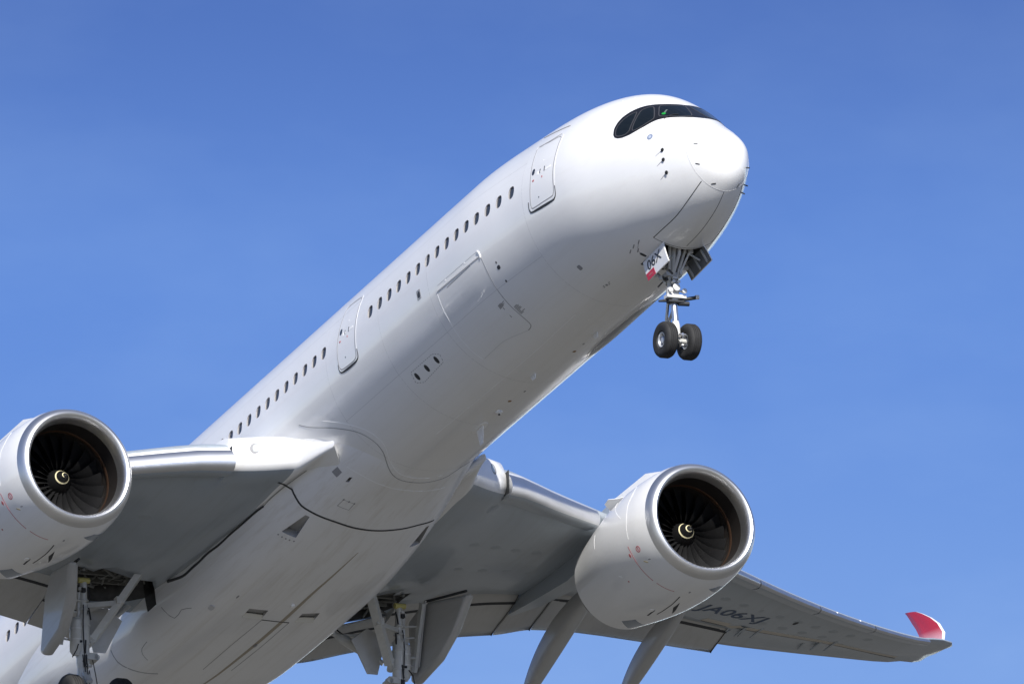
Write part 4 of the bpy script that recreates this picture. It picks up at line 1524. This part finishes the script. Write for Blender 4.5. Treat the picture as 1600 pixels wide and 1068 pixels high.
# ---- engine markings (same layout on the starboard face of both cowls)
for s in (1, -1):
    E, SE = engines[s], [S_E[s]]
    dy = 21.06 if s == 1 else 0
    sh = lambda L: [Vector((p[0], p[1] + dy, p[2])) for p in L]
    mb = MB()
    strip(mb, SE, sh(FE['e_arc']), .022, .005, .1, mi=0)
    strip(mb, SE, sh(FE['e_arc2']), .022, .005, .1, mi=0)
    m_ = sh(FE['e_cross'])
    add_tri(mb, SE, m_[0], .10, .16, off=.006, mi=0, sq=1.2)
    add_tri(mb, SE, m_[4], .06, .06, off=.006, mi=0)
    c = m_[1]
    q, nn = near_of(SE, c)
    u = nn.orthogonal().normalized()
    w = nn.cross(u)
    strip(mb, SE, [q + (u * math.cos(a) + w * math.sin(a)) * .09 for a in [k * math.pi / 5 for k in range(10)]], .03, .005, .05, mi=0, closed=True)
    add_tri(mb, SE, c, .03, .12, off=.005, mi=0)
    add_tri(mb, SE, m_[2], .20, .05, off=.005, mi=1, nu=(1, 0, 1))
    add_tri(mb, SE, m_[3], .12, .04, off=.005, mi=2, nu=(1, 0, .4))
    add_tri(mb, SE, m_[5], .20, .05, off=.006, mi=3, nu=(1, 0, 1))
    add_tri(mb, SE, m_[6], .26, .12, off=.012, mi=3, sq=4)
    add_tri(mb, SE, m_[7], .10, .05, off=.006, mi=2, sq=4)
    mb.build('cowl_marking', [M_PINK, mat('ochre_mark', (.45, .38, .24), .6) if s == 1 else bpy.data.materials['ochre_mark'], M_SEAM, M_SEAML], E)
    mb = MB()
    strip(mb, SE, sh(FE['e_ring']), .012, .004, .1, mi=0)
    strip(mb, SE, sh(FE['e_line']), .014, .004, .1, mi=0)
    strip(mb, SE, sh(FE['e_aft']), .012, .004, .1, mi=0)
    mb.build('cowl_seam', M_SEAML, E)
    mb = MB()
    patch(mb, SE, sh(FE['e_p1']), .005, .1)  # dark slate-blue patches low on the cowl
    mb.build('cowl_patch', mat('slate_patch', (.10, .14, .19), .3, coat=.5) if s == 1 else bpy.data.materials['slate_patch'], E)
    o = Vector((22.24, 10.53 * s, -2.885))
    def onc(t, deg):
        a = R(deg)
        r = lerp_tab([(.3, 1.88), (1, 1.99), (2.2, 2.02), (3.6, 1.9), (4.4, 1.77), (5.1, 1.63), (5.75, 1.5)], t)
        return o + E_AX * t + Vector((0, math.cos(a) * r, math.sin(a) * r))
    mb = MB()
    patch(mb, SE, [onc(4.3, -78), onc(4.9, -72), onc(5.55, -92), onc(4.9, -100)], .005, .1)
    mb.build('cowl_patch', bpy.data.materials['slate_patch'], E)
    mb = MB()
    patch(mb, SE, sh(FE['e_latch']), .006, .08)
    strip(mb, SE, [onc(1.6, -82), onc(2.3, -84), onc(3.3, -85)], .03, .006, .1)
    strip(mb, SE, [onc(3.0, -78), onc(3.6, -80)], .05, .006, .1)
    mb.build('cowl_latch', M_RUB, E)
    # strake on the inboard shoulder
    a = 47 if s == -1 else 133
    mb = MB()
    r = [onc(t, a) for t in (2.3, 2.6, 3.05, 3.35)]
    nn = (onc(2.4, a) - (o + E_AX * 2.4)).normalized()
    mb.plate([r[0], r[1] + nn * .10, r[2] + nn * .30, r[3] + nn * .27, r[3] - nn * .05, r[0] - nn * .05], .03, nrm=Vector((0, -nn.z, nn.y)))
    mb.build('nacelle_strake', M_SEAML, E)

# ------------------------------------------------------------------ landing gear
def wheel(c, r, w, ax, parent, hub=.5):
    """tyre with grooves and a dished hub"""
    mb = MB()
    hw = w / 2
    prof = [(-hw * .55, r * hub), (-hw * .86, r * (hub + .06)), (-hw * .98, r * .70), (-hw * .96, r * .82), (-hw * .80, r * .93), (-hw * .60, r * .975)]
    for g_ in (-.45, -.15, .15, .45):
        prof += [(hw * (g_ - .035), r * .995), (hw * (g_ - .02), r * .972), (hw * (g_ + .02), r * .972), (hw * (g_ + .035), r * .995)]
    prof += [(hw * .60, r * .975), (hw * .80, r * .93), (hw * .96, r * .82), (hw * .98, r * .70), (hw * .86, r * (hub + .06)), (hw * .55, r * hub)]
    mb.lathe(c, ax, prof, 44, mi=0)
    for sd in (1, -1):
        mb.lathe(c, Vector(ax) * sd, [(hw * .55, r * hub * 1.0), (hw * .72, r * hub * .98), (hw * .70, r * hub * .88), (hw * .30, r * hub * .80), (hw * .22, r * hub * .45), (hw * .55, r * hub * .40), (hw * .60, r * hub * .18), (hw * .58, .001)], 32, mi=1)
        a0 = Vector(ax).orthogonal().normalized()
        a1 = Vector(ax).cross(a0)
        for k in range(9):
            an = 2 * math.pi * k / 9
            q = Vector(c) + Vector(ax) * sd * hw * .285 + (a0 * math.cos(an) + a1 * math.sin(an)) * r * hub * .63
            mb.lathe(q, Vector(ax) * sd, [(0, r * hub * .10), (.006, r * hub * .10), (.007, .001)], 10, mi=2)
    return mb.build('wheel', [M_TYRE, M_HUB, M_RUB], parent, sharp=40)

# nose gear
mb = MB()
TOP, BOT = Vector((4.16, 0, -2.72)), Vector((4.30, 0, -5.56))
dz = (BOT - TOP)
at = lambda t: TOP + dz * t
mb.tube([at(0), at(.30), at(.42)], [.13, .13, .145], 20, mi=0)
mb.tube([at(.42), at(.47), at(.53), at(.58), at(.60)], [.17, .19, .18, .14, .12], 20, mi=1)
mb.tube([at(.58), at(.84)], .098, 20, mi=2)
mb.tube([at(.79), at(.84), at(.93), at(1.0)], [.10, .12, .11, .10], 16, mi=1)
mb.tube([BOT + Vector((0, -.40, 0)), BOT + Vector((0, .40, 0))], .075, 14, mi=0)
mb.tube([BOT + Vector((-.02, 0, .14)), BOT + Vector((-.36, 0, .06))], .045, 10, mi=2)
mb.tube([BOT + Vector((-.34, -.10, .06)), BOT + Vector((-.34, .10, .06))], .03, 10, mi=2)
mb.tube([BOT + Vector((-.02, 0, -.02)), BOT + Vector((-.26, .04, -.10))], .04, 10, mi=0)
# bracing and actuators in the well
for y in (-.30, .30):
    mb.tube([at(.38) + Vector((0, y * .3, 0)), (3.45, y, -2.65)], .05, 10, mi=0)
    mb.tube([at(.22) + Vector((0, y * .5, 0)), (4.55, y * 1.6, -2.6)], .04, 8, mi=0)
mb.tube([at(.40), (3.7, .10, -3.1), (3.5, .12, -2.6)], [.05, .075, .075], 10, mi=0)
mb.tube([at(.36) + Vector((.12, .1, 0)), (4.9, .25, -3.0), (5.0, .3, -2.8)], .05, 10, mi=0)
mb.box(at(.30) + Vector((-.05, 0, 0)), .30, .5, .12, mi=0)
mb.tube([at(.20) + Vector((-.05, -.55, 0)), at(.20) + Vector((-.05, .55, 0))], .06, 10, mi=0)
mb.tube([(3.55, -.45, -2.85), at(.37) + Vector((0, -.12, 0))], .035, 8, mi=1)
mb.tube([(3.40, .05, -2.9), (3.55, .02, -3.15), at(.33)], .055, 10, mi=1)
random.seed(5)
for k in range(26):
    p = Vector((random.uniform(3.5, 4.6), random.uniform(-.42, .42), random.uniform(-3.75, -2.85)))
    if random.random() < .5:
        mb.box(p, random.uniform(.05, .16), random.uniform(.05, .14), random.uniform(.05, .16), mi=random.choice((0, 0, 1, 3)))
    else:
        q = p + Vector((random.uniform(-.2, .2), random.uniform(-.25, .25), random.uniform(-.3, .3)))
        mb.tube([p, q], random.uniform(.015, .04), 8, mi=random.choice((0, 1, 3, 3)))
mb.plate([(3.75, -.30, -2.8), (3.75, .30, -2.8), (4.05, .12, -3.55), (4.05, -.12, -3.55)], .04, mi=3)
ng = mb.build('nose_gear', [M_GEAR, M_GEARB, M_CHROME, M_BAY], air)
# steering collar and lights
mb = MB()
c0 = at(.55)
mb.box(c0 + Vector((-.12, 0, .02)), .22, .62, .10, mi=0)
mb.box(c0 + Vector((-.10, 0, -.12)), .18, .50, .06, mi=1)
mb.tube([c0 + Vector((-.10, -.15, -.05)), c0 + Vector((-.28, -.62, .0))], .055, 12, mi=1)
mb.tube([c0 + Vector((-.28, -.58, .004)), c0 + Vector((-.30, -.68, .008))], .065, 12, mi=2)
mb.tube([c0 + Vector((-.08, -.1, -.15)), c0 + Vector((-.14, -.42, -.16))], .07, 12, mi=1)
mb.tube([c0 + Vector((-.05, .1, -.05)), c0 + Vector((-.02, .50, -.10))], [.06, .03], 12, mi=1)
mb.build('steering_unit', [M_GEARB, M_RUB, M_GEARB], ng)
for y, z, r in ((.02, .12, .115), (.22, .02, .075), (-.23, .02, .075), (.09, .30, .05), (-.07, .30, .05)):
    mb = MB()
    p = at(.50) + Vector((-.30, y, z))
    mb.lathe(p, (-1, 0, -.08), [(-.12, r * .5), (-.05, r * .95), (0, r), (.02, r), (.025, r * .9), (.03, .002)], 20, mi=0)
    mb.tube([p + Vector((.08, 0, 0)), at(.44)], .03, 8, mi=0)
    mb.build('taxi_light', [M_GEARB], ng)
# torque links behind the strut
mb = MB()
k1, k2, k3 = at(.56) + Vector((.10, 0, 0)), at(.74) + Vector((.50, 0, 0)), at(.92) + Vector((.10, 0, 0))
for y in (-.12, .12):
    mb.bar(k1 + Vector((0, y, 0)), k2 + Vector((0, y * .3, 0)), .05, .09, up=(1, 0, 0))
    mb.bar(k2 + Vector((0, y * .3, 0)), k3 + Vector((0, y, 0)), .05, .08, up=(1, 0, 0))
mb.tube([k2 + Vector((0, -.1, 0)), k2 + Vector((0, .1, 0))], .05, 10)
mb.build('torque_link', M_GEAR, ng)
for pts, r in (([at(.30) + Vector((-.13, .05, 0)), at(.42) + Vector((-.17, .10, 0)), at(.5) + Vector((-.16, .04, 0))], .016),
               ([at(.28) + Vector((-.13, -.06, 0)), at(.38) + Vector((-.18, -.12, 0)), at(.46) + Vector((-.2, -.02, 0))], .016),
               ([at(.58) + Vector((.1, .1, 0)), at(.7) + Vector((.22, .12, 0)), at(.84) + Vector((.12, .08, 0))], .014)):
    mb = MB()
    mb.tube(pts, r, 8)
    mb.build('hydraulic_hose', M_HOSE, ng)
for y in (.385, -.385):
    wheel(BOT + Vector((0, y, 0)), .535, .40, (0, 1, 0), ng, hub=.42)
# nose gear doors
M_DOORIN = mat('door_primer', (.17, .175, .18), .5, var=.2, vscale=5)
def ngdoor(s):
    mb = MB()
    # a shallow curved panel hanging from the edge of the well
    rows, cols = 6, 8
    grid = []
    for i in range(rows + 1):
        t = i / rows
        for j in range(cols + 1):
            q = j / cols
            x = 3.24 + 1.30 * q - .27 * t
            z = -2.96 - .09 * q - (.70 if s > 0 else .55) * t
            y = .685 + .015 * math.sin(math.pi * t) + .045 * t
            grid.append(Vector((x, y * s, z)))
    n = len(grid)
    V = grid + [g_ + Vector((0, -.035 * s, 0)) for g_ in grid]
    F = []
    c = cols + 1
    for i in range(rows):
        for j in range(cols):
            F.append((i * c + j, i * c + j + 1, (i + 1) * c + j + 1, (i + 1) * c + j))
            F.append((n + i * c + j, n + (i + 1) * c + j, n + (i + 1) * c + j + 1, n + i * c + j + 1))
    bd = [j for j in range(c)] + [i * c + cols for i in range(1, rows + 1)] + [rows * c + j for j in range(cols - 1, -1, -1)] + [i * c for i in range(rows - 1, 0, -1)]
    for a, b in zip(bd, bd[1:] + bd[:1]):
        F.append((a, b, n + b, n + a))
    mb.add(V, F)
    # inner frame
    for q in (.15, .5, .85):
        a = Vector((3.24 + 1.3 * q, (.66) * s, -2.99 - .09 * q))
        b = Vector((3.24 + 1.3 * q - .25, (.70) * s, -2.99 - .09 * q - (.62 if s > 0 else .48)))
        mb.bar(a, b, .06, .06, up=(0, 1, 0), mi=1)
    mb.tube([(3.5, .62 * s, -3.3), (3.9, .25 * s, -2.8)], .03, 8, mi=1)
    nf = len(F)
    for k in range(rows * cols):
        mb.mi[2 * k + 1] = 2
    d = mb.build('gear_door', [M_WHITE, M_GEAR, M_DOORIN], ng, sharp=40)
    return d
nd = {s: ngdoor(s) for s in (1, -1)}
for s in (1, -1):
    f = lambda q, t: Vector((3.24 + 1.30 * q - .27 * t, (.685 + .015 * math.sin(math.pi * t) + .045 * t + .004) * s, -2.96 - .09 * q - (.70 if s > 0 else .55) * t))
    if s == 1:
        lettering('door_number', '06X', [Surf(nd[s])], f(.86, .62), f(.20, .60), f(.84, .14), M_DARKTXT, ng)
        q4 = [f(.995, .66), f(.62, .66), f(.62, .995), f(.995, .995)]
    else:
        lettering('door_number', '06X', [Surf(nd[s])], f(.20, .60), f(.84, .62), f(.22, .14), M_DARKTXT, ng)
        q4 = [f(.05, .66), f(.40, .66), f(.40, .985), f(.05, .985)]
    mb = MB()
    mb.plate(q4, .004, nrm=(0, 1, 0))
    mb.build('red_square', M_RED, ng)
    mb = MB()
    a, b, c_, d_ = q4
    cc = (a + b + c_ + d_) / 4 + Vector((0, .004 * s, 0))
    mb.plate([cc + (b - a) * .22 * i + (d_ - a) * .10 * j for i, j in ((-1, -1), (1, -1), (1, 1), (-1, 1))], .003, nrm=(0, 1, 0))
    mb.build('door_emblem', M_PINK, ng)

# main gear
def main_gear(s):
    g = lambda x, y, z: Vector((x, y * s, z))
    T, B = g(32.69, 5.39, -1.9), g(33.70, 5.39, -5.95)
    at = lambda t: T + (B - T) * t
    mb = MB()
    mb.tube([at(0), at(.12), at(.30)], [.11, .12, .13], 16, mi=0)
    mb.tube([at(.26), at(.28), at(.62), at(.66)], [.15, .20, .20, .17], 20, mi=0)
    mb.tube([at(.10) + g(.0, .16, 0), at(.34) + g(0, .17, 0)], .06, 10, mi=0)
    # air spring canister standing beside the leg
    mb.tube([at(.28) + g(.05, .20, 0), at(.30) + g(.05, .20, 0), at(.53) + g(.05, .19, 0), at(.56) + g(.05, .18, 0)], [.14, .21, .22, .14], 20, mi=0)
    for t_ in (.36, .44):
        mb.tube([at(t_) + g(.05, .195, 0), at(t_ + .008) + g(.05, .195, 0)], .235, 20, mi=1)
    mb.tube([at(.62), at(.78)], .165, 16, mi=0)
    mb.tube([at(.74), at(.86)], .13, 16, mi=2)
    mb.tube([at(.80), at(1.0)], [.17, .19], 16, mi=0)
    mb.box(at(.58) + g(-.05, -.2, 0), .30, .42, .22, mi=0)
    mb.tube([at(.58) + g(-.2, -.38, -.02), at(.58) + g(.2, -.38, -.02)], .10, 12, mi=0)
    # bogie beam
    mb.tube([g(32.85, 5.39, -5.72), g(33.70, 5.39, -6.04), g(34.5, 5.39, -6.36)], [.14, .18, .14], 14, mi=0)
    for x, z in ((32.90, -5.74), (34.45, -6.34)):
        mb.tube([g(x, 4.62, z), g(x, 6.16, z)], .10, 12, mi=0)
    # pintle pin and clamps
    mb.tube([g(32.66, 5.22, -1.95), g(32.66, 5.58, -1.95)], .09, 12, mi=3)
    for t in (.16, .22, .34, .48, .56):
        mb.tube([at(t) + g(0, .0, .0), at(t) + g(.004, 0, -.05)], .17 if t < .3 else .225, 16, mi=0)
    # torque link and pods ahead of the lower leg
    mb.bar(at(.70) + g(-.15, 0, 0), at(.80) + g(-.5, 0, 0), .20, .10, up=(1, 0, 0), mi=0)
    mb.tube([at(.74) + g(0, .50, .06), at(.74) + g(.0, .20, .0)], .12, 14, mi=0)
    mb.tube([at(.76) + g(-.06, .44, 0), at(.84) + g(-.06, .42, 0)], .12, 12, mi=4)
    random.seed(21)
    for k in range(34):
        t = random.uniform(.05, .92)
        a = random.uniform(0, 2 * math.pi)
        r_ = .15 if t < .28 else .22
        p = at(t) + g(math.cos(a) * r_, math.sin(a) * r_, 0)
        if random.random() < .55:
            mb.box(p, random.uniform(.05, .13), random.uniform(.05, .13), random.uniform(.05, .18), mi=random.choice((0, 0, 1, 4)))
        else:
            mb.tube([p, p + g(random.uniform(-.06, .06), random.uniform(-.06, .06), -random.uniform(.2, .55))], random.uniform(.012, .028), 8, mi=random.choice((0, 4, 4)))
    G = mb.build('main_gear', [M_GEAR, M_GEARB, M_CHROME, M_YEL, M_RUB], air)
    # side brace with its beam flanges
    mb = MB()
    a, b = g(31.75, 3.92, -1.95), g(33.15, 5.08, -3.72)
    mb.bar(a, b, .20, .27, up=(0, -s, 1), mi=0)
    mb.bar(a + g(-.08, .02, -.08), b + g(-.08, .02, -.08), .05, .06, up=(0, -s, 1), mi=0)
    mb.bar(a + g(-.08, -.06, .10), b + g(-.08, -.06, .10), .05, .05, up=(0, -s, 1), mi=0)
    mb.tube([b + g(-.12, 0, .05), b + g(.2, .1, -.1)], .11, 12, mi=0)
    mb.build('side_brace', M_GEAR, G)
    mb = MB()
    m_ = a.lerp(b, .45)
    mb.bar(at(.20), m_, .15, .16, mi=0, w2=.16, h2=.16)
    mb.box(m_ + g(-.05, 0, .06), .22, .24, .22, mi=0)
    mb.build('lock_link', M_GEAR, G)
    # aft drag stay
    mb = MB()
    p0, p1 = g(34.35, 2.9, -1.75), g(33.50, 5.05, -3.55)
    mb.tube([p0, p0.lerp(p1, .45)], .09, 12, mi=0)
    mb.tube([p0.lerp(p1, .42), p0.lerp(p1, .50), p0.lerp(p1, .75), p0.lerp(p1, .80)], [.09, .16, .16, .10], 14, mi=0)
    mb.tube([p0.lerp(p1, .78), p1], .085, 12, mi=0)
    mb.tube([p0.lerp(p1, .5) + g(0, .02, .14), g(33.6, 5.2, -2.6)], .05, 8, mi=0)
    mb.build('retraction_strut', M_GEAR, G)
    for pts, r in (([at(.20) + g(-.14, .06, 0), at(.35) + g(-.21, .1, 0), at(.6) + g(-.22, .05, 0), at(.72) + g(-.2, .0, 0), at(.9) + g(-.25, -.1, 0)], .018),
                   ([at(.62) + g(-.2, .1, 0), at(.68) + g(-.34, .02, 0), at(.78) + g(-.25, -.1, 0), at(.95) + g(-.24, -.1, 0)], .016),
                   ([at(.60) + g(-.15, -.25, 0), at(.72) + g(-.2, -.34, 0), at(.82) + g(-.2, -.42, 0), at(.98) + g(-.2, -.38, 0)], .016),
                   ([p0.lerp(p1, .1) + g(0, 0, .1), p0.lerp(p1, .3) + g(0, .05, .22), p0.lerp(p1, .5) + g(0, 0, .16)], .025),
                   ([at(.5) + g(-.2, .25, 0), at(.55) + g(-.3, .35, 0), at(.6) + g(-.2, .45, 0)], .018)):
        mb = MB()
        mb.tube(pts, r, 8)
        mb.build('hydraulic_hose', M_HOSE, G)
    # inner leg door
    mb = MB()
    mb.plate([g(33.35, 5.15, -2.75), g(33.2, 4.45, -2.55), g(33.3, 3.92, -2.92), g(33.55, 4.48, -3.92), g(33.6, 4.85, -3.90)], .05)
    mb.build('gear_door', M_FLAP, G, sharp=30)
    # bars standing on the outer leg door
    mb = MB()
    o = [g(30.5, 6.78, -2.30), g(32.5, 6.35, -1.82)]
    mb.bar(g(32.3, 6.0, -1.95), g(32.9, 6.0, -3.0), .10, .22, up=(1, 0, 0), mi=1)
    mb.bar(g(32.9, 6.02, -3.0), g(33.4, 6.05, -3.80), .10, .18, up=(1, 0, 0), mi=1)
    mb.plate([g(32.2, 6.08, -1.9), g(33.3, 6.02, -2.2), g(33.7, 6.08, -3.8), g(33.2, 6.12, -3.7)], .05, mi=0)
    for z, x in ((-2.6, 32.75), (-2.9, 32.95), (-3.5, 33.1), (-3.7, 33.3)):
        mb.tube([g(x, 5.5, z), g(x + .05, 6.05, z + .08)], .035, 8, mi=1)
    mb.build('gear_door', [M_FLAP, M_GEAR, M_RUB], G, sharp=30)
    fm = MB()
    P = [g(30.5, 6.78, -2.30), g(32.5, 6.40, -1.80), g(33.4, 6.25, -2.30), g(34.0, 6.32, -3.90), g(33.72, 6.34, -4.08), g(32.3, 6.40, -3.86), g(31.3, 6.54, -3.28)]
    fm.plate(P, .34, nrm=(.15, s, .1))
    ff = fm.build('flap_fairing', M_FLAP, wings[s], sharp=40)
    bv = ff.modifiers.new('round', 'BEVEL')
    bv.width = .13
    bv.segments = 4
    bv.limit_method = 'ANGLE'
    fm = MB()
    fm.tube([g(30.5, 6.60, -2.22), g(31.5, 6.40, -2.02), g(32.5, 6.22, -1.80)], .045, 8)
    fm.build('fairing_seal', M_RUB, wings[s])
    for x, z in ((32.90, -5.74), (34.45, -6.34)):
        for y in (4.48, 6.14):
            wheel(g(x, y, z), .70, .52, (0, 1, 0), G, hub=.42)
    # structure inside the well
    mb = MB()
    random.seed(11)
    for k in range(40):
        x, y = 32.3 + random.random() * 1.8, 3.1 + random.random() * 2.3
        mb.tube([g(x, y, -1.42), g(x + random.uniform(-.5, .5), y + random.uniform(-.7, .7), -1.5 - random.random() * .25)], .02 + .03 * random.random(), 8)
    for x in (32.5, 33.1, 33.7):
        mb.bar(g(x, 2.9, -1.45), g(x, 5.5, -1.45), .08, .16)
    mb.build('well_plumbing', mat('well_grey', (.16, .16, .15), .6) if s == 1 else bpy.data.materials['well_grey'], G)
for s in (1, -1):
    main_gear(s)
